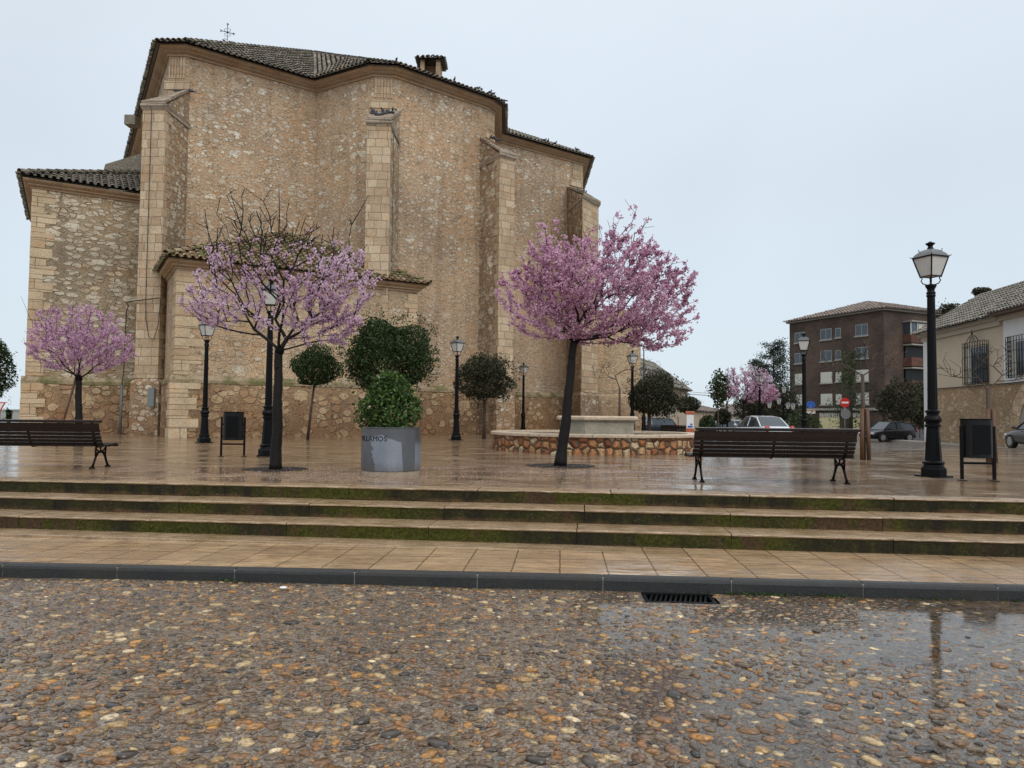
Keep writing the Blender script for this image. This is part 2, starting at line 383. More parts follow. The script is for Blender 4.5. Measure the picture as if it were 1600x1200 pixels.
def wet_paving(name, c1, c2, w, hgt, rough=(0.06, 0.32), mort=(0.16, 0.105, 0.065), puddle=0.5, bscale=1.0, stain=(0.5, 0.42, 0.36), msize=0.008, off=0.5, sheen=False, wetx=None):
    m = Mat(name, 0.2, 0.6); co = m.co(); uv = m.co('UV')
    dd = m.n('ShaderNodeVectorMath', operation='SCALE'); nn = m.n('ShaderNodeTexNoise'); m.l(uv, nn.inputs['Vector']); nn.inputs['Scale'].default_value = 9; nn.inputs['Detail'].default_value = 3
    m.l(nn.outputs['Color'], dd.inputs[0]); dd.inputs['Scale'].default_value = 0.02
    aa = m.n('ShaderNodeVectorMath', operation='ADD'); m.l(uv, aa.inputs[0]); m.l(dd.outputs[0], aa.inputs[1])
    b = m.n('ShaderNodeTexBrick'); m.l(aa.outputs[0], b.inputs['Vector']); b.offset = off
    b.inputs['Color1'].default_value = (*c1, 1); b.inputs['Color2'].default_value = (*c2, 1); b.inputs['Mortar'].default_value = (*mort, 1)
    b.inputs['Scale'].default_value = 1; b.inputs['Mortar Size'].default_value = msize; b.inputs['Brick Width'].default_value = w
    b.inputs['Row Height'].default_value = hgt; b.inputs['Mortar Smooth'].default_value = 0.2
    st = m.co(scale=(0.45, 1.6, 1)); streak = m.noise(st, 8, 6, 0.7)
    fine = m.noise(co, 60, 4, 0.6); med = m.noise(co, 0.9, 5, 0.6); lumps = m.noise(co, 11, 5, 0.6)
    col = m.mix(1.0, b.outputs['Color'], m.ramp(streak, [(0.32, (0.48, 0.44, 0.40)), (0.5, (1, 1, 1)), (0.72, (1.35, 1.32, 1.26))]), 'MULTIPLY')
    col = m.mix(m.rng(med, 0.42, 0.68, 0, 0.75), col, m.mix(1.0, col, (*stain, 1), 'MULTIPLY'))
    pat = m.noise(m.co(scale=(0.45, 1.6, 1)), 3.2, 6, 0.7); col = m.mix(m.rng(pat, 0.52, 0.62, 0, 0.55), col, m.mix(1.0, col, (1.55, 1.5, 1.42), 'MULTIPLY'))
    col = m.mix(m.rng(fine, 0.62, 0.75, 0, 0.5), col, m.mix(1.0, col, (0.5, 0.45, 0.4), 'MULTIPLY'))
    pud = m.rng(m.noise(m.co(scale=(0.8, 1.5, 1)), 0.75, 4, 0.55), 0.5-0.06*puddle, 0.62-0.06*puddle)
    if sheen:
        b2 = m.n('ShaderNodeTexBrick'); m.l(aa.outputs[0], b2.inputs['Vector']); b2.inputs['Scale'].default_value = 1; b2.inputs['Brick Width'].default_value = 4.0; b2.inputs['Row Height'].default_value = 2.4; b2.inputs['Mortar Size'].default_value = 0.05; b2.offset = 0.0
        col = m.mix(m.math('MULTIPLY', b2.outputs['Fac'], 0.6), col, (0.13, 0.085, 0.055))
    if sheen or wetx is not None:      # deeper film of rain on the open right part of the square
        sxy = m.sep(co); wet = m.rng(sxy[0], *(wetx or (0.0, 3.0))); pud = m.math('MAXIMUM', pud, m.math('MULTIPLY', wet, m.rng(m.math('ADD', m.math('MULTIPLY', med, 0.5), m.math('MULTIPLY', streak, 0.5)), 0.40, 0.49)))
    rg = m.rng(streak, 0.35, 0.7, rough[1], rough[0])
    rr = m.math('MULTIPLY', rg, m.rng(pud, 0, 1, 1.0, 0.75 if sheen else 0.45))
    rr = m.math('MAXIMUM', rr, 0.03)
    bs = m.rng(pud, 0, 1, 1.0, 0.06)
    h = m.math('ADD', m.math('MULTIPLY', m.math('ADD', m.math('MULTIPLY', lumps, 0.8), m.math('MULTIPLY', streak, 0.7)), bs), m.math('MULTIPLY', b.outputs['Fac'], -0.45))
    return m.out(col, rr, m.bump(h, min(1.0, 0.55*bscale), 0.014*max(1.0, bscale)*(1.0 if sheen else 1.0)))
M['plaza'] = wet_paving('wet_plaza_stone', (0.33, 0.232, 0.145), (0.22, 0.152, 0.094), 0.80, 0.40, (0.05, 0.20), mort=(0.09, 0.06, 0.04), puddle=1.3, bscale=2.5, msize=0.011, sheen=True, stain=(0.45, 0.38, 0.32))
M['pavement'] = wet_paving('pavement_slab', (0.42, 0.295, 0.18), (0.35, 0.24, 0.145), 0.45, 0.42, (0.08, 0.34), mort=(0.13, 0.08, 0.045), puddle=0.2, bscale=0.8, stain=(0.8, 0.72, 0.66), off=0.0, wetx=(1.5, 5.0))
M['backroad'] = wet_paving('wet_back_road', (0.22, 0.195, 0.17), (0.18, 0.16, 0.14), 0.12, 0.12, (0.08, 0.35), puddle=0.8)

def step_mat(name, tread):
    m = Mat(name, 0.35, 0.5); co = m.co(); uv = m.co('UV'); s_ = m.sep(uv)
    fine = m.noise(co, 26, 6, 0.7); st = m.noise(m.co(scale=(1, 1, 0.25)), 5, 5, 0.65)
    if tread:
        base = m.ramp(m.noise(m.co(scale=(0.5, 3, 1)), 6, 6, 0.65), [(0.3, (0.20, 0.135, 0.08)), (0.55, (0.37, 0.26, 0.16)), (0.8, (0.50, 0.38, 0.25))])
        col = m.mix(m.rng(m.noise(co, 1.7, 4), 0.5, 0.66, 0, 0.6), base, m.mix(1.0, base, (0.62, 0.6, 0.42), 'MULTIPLY'))
        col = m.mix(1.0, col, m.ramp(fine, [(0.3, (0.7, 0.68, 0.66)), (0.7, (1.12, 1.12, 1.12))]), 'MULTIPLY')
        return m.out(col, m.rng(st, 0.3, 0.7, 0.12, 0.42), m.bump(fine, 0.35, 0.01))
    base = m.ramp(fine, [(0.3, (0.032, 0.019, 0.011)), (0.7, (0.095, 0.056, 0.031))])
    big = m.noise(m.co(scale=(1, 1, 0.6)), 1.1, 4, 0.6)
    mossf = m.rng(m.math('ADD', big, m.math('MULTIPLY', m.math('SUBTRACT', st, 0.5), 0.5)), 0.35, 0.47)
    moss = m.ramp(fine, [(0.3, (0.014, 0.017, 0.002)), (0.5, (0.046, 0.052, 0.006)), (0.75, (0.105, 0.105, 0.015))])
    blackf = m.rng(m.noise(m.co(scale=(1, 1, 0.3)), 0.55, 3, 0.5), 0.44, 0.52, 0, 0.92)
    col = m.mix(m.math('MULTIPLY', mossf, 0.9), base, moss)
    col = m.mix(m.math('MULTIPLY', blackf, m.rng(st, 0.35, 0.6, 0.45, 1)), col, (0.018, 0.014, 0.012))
    foot = m.math('MULTIPLY', m.rng(m.math('ADD', s_[1], m.rng(st, 0.3, 0.7, -0.02, 0.03)), 0.0, 0.055, 1, 0), m.rng(m.noise(co, 2.2, 4), 0.4, 0.6))
    col = m.mix(m.math('MULTIPLY', foot, 0.7), col, (0.17, 0.088, 0.045))
    spk = m.rng(m.vor(co, 42, 'F1'), 0.08, 0.12, 1, 0); spk = m.math('MULTIPLY', spk, m.math('GREATER_THAN', m.noise(co, 5, 2), 0.56))
    col = m.mix(m.math('MULTIPLY', spk, 0.8), col, (0.5, 0.48, 0.42))
    m.b.inputs['Specular IOR Level'].default_value = 0.15
    return m.out(col, 0.75, m.bump(fine, 0.8, 0.02))
M['tread'] = step_mat('step_tread_stone', True); M['riser'] = step_mat('mossy_riser', False)
def kerbm():
    m = Mat('wet_granite_kerb', 0.3, 0.5); co = m.co(); f = m.noise(co, 90, 3, 0.7); g = m.noise(co, 3, 5)
    c = m.ramp(f, [(0.3, (0.018, 0.019, 0.020)), (0.55, (0.036, 0.037, 0.038)), (0.8, (0.085, 0.084, 0.08))])
    c = m.mix(m.rng(g, 0.5, 0.7, 0, 0.5), c, (0.05, 0.045, 0.035))
    m.b.inputs['Specular IOR Level'].default_value = 0.25
    return m.out(c, m.rng(g, 0.3, 0.7, 0.35, 0.6), m.bump(f, 0.5, 0.004))
M['kerb'] = kerbm()
def mortarm():
    m = Mat('gritty_street_mortar', 0.4, 0.5); co = m.co()
    f = m.noise(co, 120, 3, 0.7); g = m.noise(co, 1.2, 5, 0.6); v = m.sep(m.vor(co, 95, 'F1', 'Color'))[0]
    c = m.ramp(v, [(0, (0.070, 0.054, 0.041)), (0.5, (0.165, 0.128, 0.096)), (0.9, (0.30, 0.24, 0.185)), (1, (0.34, 0.30, 0.25))])
    c = m.mix(m.rng(g, 0.4, 0.65, 0, 0.6), c, m.mix(1.0, c, (0.6, 0.58, 0.58), 'MULTIPLY'))
    c = m.mix(m.rng(m.noise(co, 3.3, 4), 0.62, 0.72, 0, 0.35), c, (0.06, 0.065, 0.03))
    h = m.math('ADD', m.vor(co, 95, 'F1'), m.noise(co, 25, 4, 0.6))
    m.b.inputs['Coat Weight'].default_value = 0.3; m.b.inputs['Coat Roughness'].default_value = 0.10; m.b.inputs['Specular IOR Level'].default_value = 0.35
    return m.out(c, m.rng(g, 0.35, 0.65, 0.38, 0.2), m.bump(h, 0.55, 0.008))
M['mortar'] = mortarm()
def pebblem():
    m = Mat('wet_pebble', 0.2, 0.5); co = m.co(); a = m.attr()
    c = m.ramp(a, [(0, (0.022, 0.022, 0.025)), (0.10, (0.055, 0.042, 0.032)), (0.22, (0.10, 0.062, 0.032)), (0.32, (0.20, 0.098, 0.028)),
                   (0.42, (0.085, 0.070, 0.055)), (0.54, (0.14, 0.108, 0.075)), (0.64, (0.075, 0.052, 0.036)), (0.71, (0.23, 0.18, 0.10)),
                   (0.81, (0.30, 0.165, 0.045)), (0.87, (0.075, 0.045, 0.036)), (0.90, (0.10, 0.108, 0.115)), (0.93, (0.32, 0.26, 0.16)), (0.985, (0.36, 0.31, 0.21)), (1.0, (0.56, 0.52, 0.43))])
    v = m.noise(m.co(scale=(1, 1, 3)), 28, 5, 0.65, 1.2)
    c = m.mix(1.0, c, m.ramp(v, [(0.34, (0.36, 0.32, 0.30)), (0.48, (1, 1, 1)), (0.66, (1.95, 1.75, 1.4))]), 'MULTIPLY')
    m.b.inputs['Coat Weight'].default_value = 0.45; m.b.inputs['Coat Roughness'].default_value = 0.05; m.b.inputs['Specular IOR Level'].default_value = 0.35
    c = m.mix(1.0, c, (0.98, 0.86, 0.70), 'MULTIPLY')
    return m.out(c, 0.20, m.bump(m.noise(co, 60, 4), 0.25, 0.006))
M['pebble'] = pebblem()
def waterm():
    m = Mat('rain_water', 0.02, 0.5); m.b.inputs['Transmission Weight'].default_value = 1.0; m.b.inputs['IOR'].default_value = 1.33
    co = m.co(); return m.out((0.93, 0.92, 0.88), 0.015, m.bump(m.noise(m.co(scale=(1, 1.6, 1)), 16, 3), 0.10, 0.006))
M['water'] = waterm()

M['iron'] = plain('black_painted_iron', (0.0045, 0.0045, 0.005), 0.36, 0.3, 6, 0.15, 60, spec=0.12)
M['slat'] = plain('dark_wet_wood', (0.014, 0.0075, 0.0065), 0.3, 0.35, 5, 0.25, 40, spec=0.35)
M['panel'] = plain('dull_dark_panel', (0.007, 0.007, 0.008), 0.35, 0.4, 4, spec=0.25)
M['glass_milk'] = plain('milky_lantern_glass', (0.55, 0.54, 0.51), 0.25, 0.12, 5)
M['lead'] = plain('wet_lead_roof', (0.09, 0.095, 0.10), 0.25, 0.5, 7, 0.3, 30)
M['white'] = plain('white_paint', (0.72, 0.72, 0.70), 0.6, 0.05, 1)
M['soil'] = plain('dark_wet_soil', (0.018, 0.013, 0.010), 0.7, 0.4, 8, 1.0, 40, spec=0.2)
M['limewash'] = plain('white_limewash', (0.66, 0.67, 0.68), 0.8, 0.08, 0.8, 0.3, 12)
M['render'] = plain('ochre_render', (0.52, 0.44, 0.33), 0.85, 0.14, 1.1, 0.4, 10)
M['cream'] = plain('cream_plaster', (0.46, 0.42, 0.35), 0.85, 0.1, 1.0)
M['render_far'] = plain('far_render', (0.44, 0.35, 0.25), 0.85, 0.12, 0.4)
M['glass'] = plain('window_glass', (0.05, 0.065, 0.08), 0.06, 0.3, 1)
M['shutter'] = plain('rolled_shutter', (0.52, 0.51, 0.45), 0.5, 0.06, 2)
M['concrete'] = plain('concrete', (0.30, 0.28, 0.25), 0.8, 0.2, 2)
M['bark_black'] = plain('wet_black_bark', (0.011, 0.0085, 0.0075), 0.6, 0.45, 9, 1.0, 45, spec=0.2)
M['bark_brown'] = plain('brown_bark', (0.055, 0.034, 0.023), 0.7, 0.4, 9, 0.8, 45)
M['bark_grey'] = plain('grey_bark', (0.055, 0.043, 0.034), 0.7, 0.4, 9, 0.8, 45)
M['stake'] = plain('brown_stake_wood', (0.10, 0.046, 0.022), 0.6, 0.3, 6)
M['pigeon'] = plain('pigeon_grey', (0.045, 0.05, 0.06), 0.7, 0.5, 5)
M['cable'] = plain('black_cable', (0.02, 0.02, 0.02), 0.6, 0.1, 2)
M['pipe'] = plain('grey_pipe', (0.10, 0.11, 0.11), 0.45, 0.2, 4)
M['boxgrey'] = plain('grey_meter_box', (0.17, 0.19, 0.19), 0.5, 0.15, 3)
M['tyre'] = plain('tyre_rubber', (0.015, 0.015, 0.016), 0.7, 0.1, 5)
M['rim'] = plain('wheel_rim', (0.42, 0.43, 0.45), 0.3, 0.1, 5, metal=0.7)
M['redlens'] = plain('red_lens', (0.45, 0.03, 0.02), 0.15, 0.1, 5)
M['clearlens'] = plain('clear_lens', (0.55, 0.57, 0.6), 0.08, 0.1, 5)
M['red'] = plain('red_sign', (0.50, 0.02, 0.025), 0.4, 0.05, 5)
M['blue'] = plain('blue_sign', (0.02, 0.09, 0.38), 0.4, 0.05, 5)
M['orange'] = plain('orange_panel', (0.42, 0.105, 0.04), 0.5, 0.05, 5)
M['backsign'] = plain('grey_sign_back', (0.22, 0.23, 0.24), 0.4, 0.1, 5, metal=0.4)
M['fence'] = plain('grey_picket_paint', (0.22, 0.22, 0.25), 0.6, 0.1, 3)

def steelm():
    m = Mat('galvanised_planter', 0.38, 0.5); co = m.co(); m.b.inputs['Metallic'].default_value = 0.35
    # dried film of lime left by earlier rain: its own shape, with a ragged edge
    wv = m.noise(m.co(scale=(1, 1, 0.5)), 3.2, 4, 0.55)
    s_ = m.sep(co); x, z = s_[0], s_[2]
    rag = m.rng(m.noise(co, 9, 4, 0.6), 0.3, 0.7, -0.05, 0.05)
    xr = m.math('ADD', x, rag)
    left = m.rng(m.math('SUBTRACT', xr, m.math('MULTIPLY', z, -0.12)), -0.185, -0.17)
    right = m.rng(m.math('ADD', x, m.math('MULTIPLY', z, 0.06)), 0.255, 0.262, 1, 0)
    top = m.rng(m.math('ADD', z, m.math('MULTIPLY', m.math('ABSOLUTE', m.math('SUBTRACT', x, 0.04)), 0.25)), 0.66, 0.67, 1, 0)
    tl = m.rng(m.math('ADD', z, m.math('MULTIPLY', m.math('MAXIMUM', m.math('SUBTRACT', xr, -0.08), 0.0), 0.42)), 0.63, 0.64, 1, 0)
    a = m.math('MULTIPLY', m.math('MULTIPLY', left, right), m.math('MULTIPLY', top, tl))
    stripe = m.math('MULTIPLY', m.rng(x, 0.41, 0.417), m.rng(z, 0.55, 0.45))
    f = m.math('MAXIMUM', a, stripe)
    grain = m.noise(m.co(scale=(1, 1, 1)), 40, 4, 0.6)
    c1 = m.ramp(wv, [(0.3, (0.085, 0.088, 0.098)), (0.7, (0.125, 0.128, 0.14))])
    c2 = m.ramp(wv, [(0.3, (0.19, 0.215, 0.26)), (0.7, (0.25, 0.275, 0.32))])
    c = m.mix(f, c1, c2); c = m.mix(1.0, c, m.ramp(grain, [(0.3, (0.9, 0.9, 0.9)), (0.7, (1.08, 1.08, 1.08))]), 'MULTIPLY')
    dirt = m.math('MULTIPLY', m.rng(m.math('ADD', z, m.rng(m.noise(co, 12, 4, 0.6), 0.3, 0.7, -0.05, 0.05)), 0.20, 0.06), 0.6)
    c = m.mix(dirt, c, (0.10, 0.085, 0.07)); scr = m.rng(m.noise(m.co(scale=(1, 1, 0.15)), 60, 3, 0.6), 0.66, 0.70, 0, 0.35); c = m.mix(scr, c, (0.30, 0.31, 0.33))
    return m.out(c, m.rng(f, 0, 1, 0.3, 0.5), m.bump(m.noise(co, 2.5, 3), 0.25, 0.02))
M['steel'] = steelm()

def brickm(name, c1, c2, mort):
    m = Mat(name, 0.85, 0.3); co = m.co(); uv = m.co('UV'); b = m.n('ShaderNodeTexBrick'); m.l(uv, b.inputs['Vector'])
    b.inputs['Color1'].default_value = (*c1, 1); b.inputs['Color2'].default_value = (*c2, 1); b.inputs['Mortar'].default_value = (*mort, 1)
    b.inputs['Scale'].default_value = 1; b.inputs['Mortar Size'].default_value = 0.012; b.inputs['Brick Width'].default_value = 0.5; b.inputs['Row Height'].default_value = 0.14
    g = m.noise(co, 0.28, 5, 0.65)
    col = m.mix(1.0, b.outputs['Color'], m.ramp(g, [(0.35, (0.55, 0.55, 0.58)), (0.6, (1.1, 1.05, 1.0))]), 'MULTIPLY')
    return m.out(col, 0.85)
M['brick'] = brickm('dark_brick', (0.105, 0.070, 0.053), (0.070, 0.048, 0.039), (0.095, 0.078, 0.066))
M['brick_red'] = brickm('balcony_brick', (0.14, 0.062, 0.042), (0.10, 0.046, 0.034), (0.16, 0.11, 0.09))

def leafm(name, stops, trans=0.22, rough=0.45):
    m = Mat(name, rough, 0.2); a = m.attr(); c = m.ramp(a, stops); m.setin(m.b, 'Base Color', c)
    tr = m.n('ShaderNodeBsdfTranslucent'); m.l(c, tr.inputs[0]); mxn = m.n('ShaderNodeMixShader'); mxn.inputs[0].default_value = trans
    m.l(m.b.outputs[0], mxn.inputs[1]); m.l(tr.outputs[0], mxn.inputs[2]); m.l(mxn.outputs[0], m.nt.nodes['Material Output'].inputs[0])
    return m.m
M['blossom'] = leafm('pink_blossom', [(0, (0.40, 0.22, 0.32)), (0.25, (0.58, 0.36, 0.49)), (0.6, (0.76, 0.51, 0.67)), (1, (0.90, 0.70, 0.82))], 0.42, 0.7)
M['blossom_pale'] = leafm('pale_blossom', [(0, (0.44, 0.25, 0.35)), (0.3, (0.68, 0.47, 0.60)), (0.7, (0.82, 0.63, 0.75)), (1, (0.94, 0.85, 0.90))], 0.42, 0.7)
M['blossom_deep'] = leafm('deep_pink_blossom', [(0, (0.26, 0.09, 0.14)), (0.22, (0.56, 0.30, 0.43)), (0.6, (0.78, 0.50, 0.65)), (1, (0.92, 0.73, 0.83))], 0.42, 0.7)
M['leaf'] = leafm('clipped_leaf', [(0, (0.010, 0.020, 0.007)), (0.5, (0.028, 0.052, 0.015)), (0.9, (0.055, 0.09, 0.025)), (1, (0.09, 0.12, 0.05))])
M['leaf_dark'] = leafm('dusky_leaf', [(0, (0.016, 0.017, 0.010)), (0.5, (0.040, 0.045, 0.023)), (0.9, (0.075, 0.075, 0.04)), (1, (0.10, 0.08, 0.05))])
M['leaf_bright'] = leafm('shrub_leaf', [(0, (0.012, 0.030, 0.008)), (0.5, (0.045, 0.095, 0.020)), (0.88, (0.10, 0.17, 0.04)), (0.96, (0.16, 0.22, 0.08)), (1, (0.45, 0.40, 0.32))])
M['leaf_fir'] = leafm('fir_needles', [(0, (0.010, 0.020, 0.014)), (0.6, (0.03, 0.052, 0.034)), (1, (0.06, 0.085, 0.05))])

# ------------------------------------------------------------------ ground, street, pavement, steps
def place_local(o): o.rotation_euler = (0, 0, TH); return o
def place_street(o): o.rotation_euler = (0, 0, TH2); return o
def tilt(x): return -0.004*max(0, -x) if x > -12 else -0.048     # pavement and street dip a little on the left

def sheet(name, xs, ys, zf, mat, kind='structure', local=False):
    vs = [(x, y, zf(x, y)) for y in ys for x in xs]; n = len(xs)
    fs = np.array([(j*n+i, j*n+i+1, (j+1)*n+i+1, (j+1)*n+i) for j in range(len(ys)-1) for i in range(n-1)], dtype=np.int32)
    o = np_obj(name, vs, fs, mat, smooth=True); tag(o, kind=kind)
    if local == 2: place_street(o)
    elif local: place_local(o)
    return o
M['ground'] = plain('distant_ground', (0.13, 0.115, 0.09), 0.6, 0.3, 0.05)
sheet('ground', [-1500, -200, -60, 0, 60, 200, 1500], [-300, -60, 30, 60, 130, 400, 2500], lambda x, y: -0.86, M['ground'])
STEP_Y = (9.41, 8.89, 8.39); KERB_Y = 6.85; RISE = 0.165; PAV = -3*RISE; STR = PAV-0.122
c5, s5 = cos(TH), sin(TH)
def wgz(x, y): return gz(x*c5-y*s5, x*s5+y*c5)
xs = [-60, -45, -30]+[-20+2*i for i in range(31)]+[46, 60]
ys = [STEP_Y[0]+0.30+2.0*i for i in range(30)]
sheet('plaza_paving', xs, ys, lambda x, y: wgz(x, y), M['plaza'], local=True)
sheet('back_road', [8+2*i for i in range(20)], [27+2*i for i in range(26)], lambda x, y: gz(x, y)+0.004 if y < 62 else -0.645, M['backroad'])
# steps: coping blocks over mossy risers, block by block
def steps():
    for k, y in enumerate(STEP_Y):
        z = -k*RISE; tr = MB(); ri = MB()
        off = (0.28, -0.05, -0.13)[k]; x = -20.4+off
        depth = 0.30 if k == 0 else 0.50
        while x < 18:
            w = 1.70
            g = 0.006; jz = R.uniform(-0.004, 0.003); jy = R.uniform(-0.006, 0.006)
            yb = y+depth
            pr = [(y+jy-0.010, z+jz-0.020), (y+jy-0.013, z+jz-0.014), (y+jy-0.010, z+jz-0.005), (y+jy-0.002, z+jz), (yb, z+jz+0.001), (yb, z-0.05), (y+0.03, z-0.05), (y+jy-0.004, z-0.024)]
            x0, x1 = x+g, x+w-g; n = len(pr); nx = 21
            vs = []; fs = []
            for i in range(nx):
                xx = x0+(x1-x0)*i/(nx-1)
                chip = R.uniform(0.006, 0.016) if (R.random() < 0.10 or i in (0, nx-1) and R.random() < 0.5) else 0
                for j, (a, b) in enumerate(pr):
                    wob = R.uniform(-0.003, 0.003) if j < 3 else 0
                    if chip and j in (1, 2, 3): a += chip; b -= chip*0.4
                    vs.append((xx, a+wob, b+(wob*0.5 if j < 3 else 0)))
            for i in range(nx-1):
                for j in range(n):
                    j2 = (j+1) % n; fs.append((i*n+j, (i+1)*n+j, (i+1)*n+j2, i*n+j2))
            fs.append(tuple(range(n))); fs.append(tuple((nx-1)*n+j for j in range(n-1, -1, -1)))
            tr.add(vs, fs)
            x += w
        o = tr.build('step_treads', M['tread']); place_local(o); tag(o, kind='structure')
        x = -20.4+off
        zb = z-RISE-0.05*(k == 2)
        uvs = []
        while x < 18:
            x0, x1 = x+0.004, x+1.70-0.004
            ri.add([(x0, y+0.004, zb), (x1, y+0.004, zb), (x1, y, z-0.023), (x0, y, z-0.023), (x0, y+0.3, zb), (x1, y+0.3, zb), (x1, y+0.3, z-0.023), (x0, y+0.3, z-0.023)],
                   [(0, 1, 2, 3), (1, 5, 6, 2), (4, 0, 3, 7), (3, 2, 6, 7)])
            for q in ((0, 1, 2, 3), (1, 5, 6, 2), (4, 0, 3, 7), (3, 2, 6, 7)):
                for i in q:
                    uvs.append((x0 if i in (0, 3, 4, 7) else x1, 0.0 if i in (0, 1, 4, 5) else RISE-0.023))
            ri.add([(x1, y+0.012, zb), (x1+0.008, y+0.012, zb), (x1+0.008, y+0.012, z-0.023), (x1, y+0.012, z-0.023)], [(0, 1, 2, 3)])
            uvs += [(0, 0), (0, 0), (0, 0.1), (0, 0.1)]
            x += 1.70
        o = ri.build('step_risers', M['riser'], uv=uvs); place_local(o); tag(o, kind='structure')
steps()
# low footing slab below the lowest riser, shows where the pavement dips on the left
fb = MB(); fb.add([(-20.4, STEP_Y[2]-0.42, PAV+0.022), (0.4, STEP_Y[2]-0.36, PAV-0.003), (0.4, STEP_Y[2]+0.01, PAV-0.003), (-20.4, STEP_Y[2]+0.01, PAV+0.022), (-20.4, STEP_Y[2]-0.42, PAV-0.15), (0.4, STEP_Y[2]-0.36, PAV-0.15)], [(0, 1, 2, 3), (4, 5, 1, 0)]); o = fb.build('step_footing', M['tread'], bevel=0.008); place_local(o); tag(o, kind='structure')
sheet('pavement', [-22, -12]+[-11+i for i in range(12)]+[6, 12, 20], [KERB_Y-0.004, KERB_Y+0.5, KERB_Y+1.0, KERB_Y+1.75, KERB_Y+2.45], lambda x, y: PAV-0.004+(tilt(x) if x < 0 else 0), M['pavement'], local=2)
# kerb stones with rounded nose
kb = MB(); x = -19.0
while x < 18:
    w = 1.14; x0, x1 = x+0.004, x+w-0.004; t0, t1 = tilt(x0), tilt(x1); y = KERB_Y
    pr = [(0.0, STR-0.05), (-0.004, PAV-0.035), (0.004, PAV-0.012), (0.022, PAV+0.002), (0.06, PAV+0.004), (0.10, PAV+0.003), (0.10, STR-0.05)]
    pr = [(a-0.10, b) for a, b in pr]; n = len(pr)
    kb.add([(x0, y+a, b+t0) for a, b in pr]+[(x1, y+a, b+t1) for a, b in pr], [(j, n+j, n+(j+1) % n, (j+1) % n) for j in range(n)]+[tuple(range(n-1, -1, -1)), tuple(range(n, 2*n))])
    x += w
o = kb.build('kerb', M['kerb']); place_street(o); tag(o, kind='structure')
kj = MB(); x = -19.0
while x < 18:
    t = tilt(x); kj.box((x, KERB_Y-0.052, (PAV+STR)/2+t-0.01), (0.02, 0.088, PAV-STR+0.002)); x += 1.14
o = kj.build('kerb_joints', M['concrete']); place_street(o); tag(o, kind='structure')
YK = KERB_Y-0.10
# street mortar bed: gently uneven, lower to the right so that rain stands there
def waves(x, y):
    return (0.5*np.sin(1.3*x+0.7*y+1)+0.35*np.sin(-0.9*x+2.3*y+2.1)+0.3*np.sin(3.1*x+1.9*y+0.4)+0.22*np.sin(4.3*x-3.7*y+1.2)+0.12*np.sin(9.1*x+7.3*y)+0.10*np.sin(8.3*x-11.7*y+0.5))
def bed(x, y):
    """height of the mortar bed, local step frame"""
    t = np.where(x < 0, 0.004*x, 0.0); t = np.maximum(t, -0.048)
    return STR+t+0.0050*waves(x, y)-0.005*np.clip((x-0.5)/1.8, -1, 1.2)-0.003*np.clip((y-4.5)/1.5, 0, 1)
XS = np.arange(-9.0, 9.001, 0.045); YS = np.append(np.arange(1.2, YK, 0.045), YK+0.02)
GX, GY = np.meshgrid(XS, YS); GZ = bed(GX, GY)
GZ = GZ+0.0012*NR.standard_normal(GZ.shape)
gratex, gratey = 1.02, 6.555
# leave the gully opening out of the bed
nx_, ny_ = len(XS), len(YS); ii = np.arange(nx_-1)[None, :]+np.arange(ny_-1)[:, None]*nx_
cxm = (GX[:-1, :-1]+GX[1:, 1:])/2; cym = (GY[:-1, :-1]+GY[1:, 1:])/2
keep = ~((np.abs(cxm-gratex) < 0.32) & (np.abs(cym-gratey) < 0.19))
q = ii[keep]; fc = np.stack([q, q+1, q+nx_+1, q+nx_], 1)
o = np_obj('street', np.stack([GX, GY, GZ], -1), fc, M['mortar'], smooth=True); place_street(o); tag(o, kind='structure')
def farbed(x, y): return STR-0.006+max(-0.048, 0.004*min(0, x))
M['farcobble'] = wet_paving('far_cobbles', (0.16, 0.11, 0.07), (0.12, 0.09, 0.06), 0.09, 0.07, (0.1, 0.4), puddle=0.3)
sheet('street_beyond', [-30, -20, -12, -9, 0, 9, 20, 30], [-25, -10, 0, 1.25], farbed, M['farcobble'], local=2)
sheet('street_beyond', [-30, -20, -12, -9.02], [1.2, 4, YK+.01], farbed, M['farcobble'], local=2)
sheet('street_beyond', [9.02, 12, 20, 30], [1.2, 4, YK+.01], farbed, M['farcobble'], local=2)
# rain water standing in the hollows
wx = [(-9.0, 9.0)]
wv_ = []; wf_ = []
wxs = np.arange(-0.9, 9.01, 0.30); wys = np.append(np.arange(2.4, YK, 0.3), YK)
WX, WY = np.meshgrid(wxs, wys); WZ = STR-0.0015+0.02*np.minimum(0, WX-0.3)+0.0006*np.clip(WX-0.5, 0, 4)
nwx = len(wxs); jj = (np.arange(nwx-1)[None, :]+np.arange(len(wys)-1)[:, None]*nwx)
cxw = (WX[:-1, :-1]+WX[1:, 1:])/2; cyw = (WY[:-1, :-1]+WY[1:, 1:])/2
jj = jj[~((np.abs(cxw-gratex) < 0.5) & (np.abs(cyw-gratey) < 0.35))]
o = np_obj('puddle_water', np.stack([WX, WY, WZ], -1), np.stack([jj, jj+1, jj+nwx+1, jj+nwx], 1), M['water'], smooth=True); place_street(o); tag(o, 'thin sheet of rain water standing between the pebbles on the right of the street', kind='stuff')

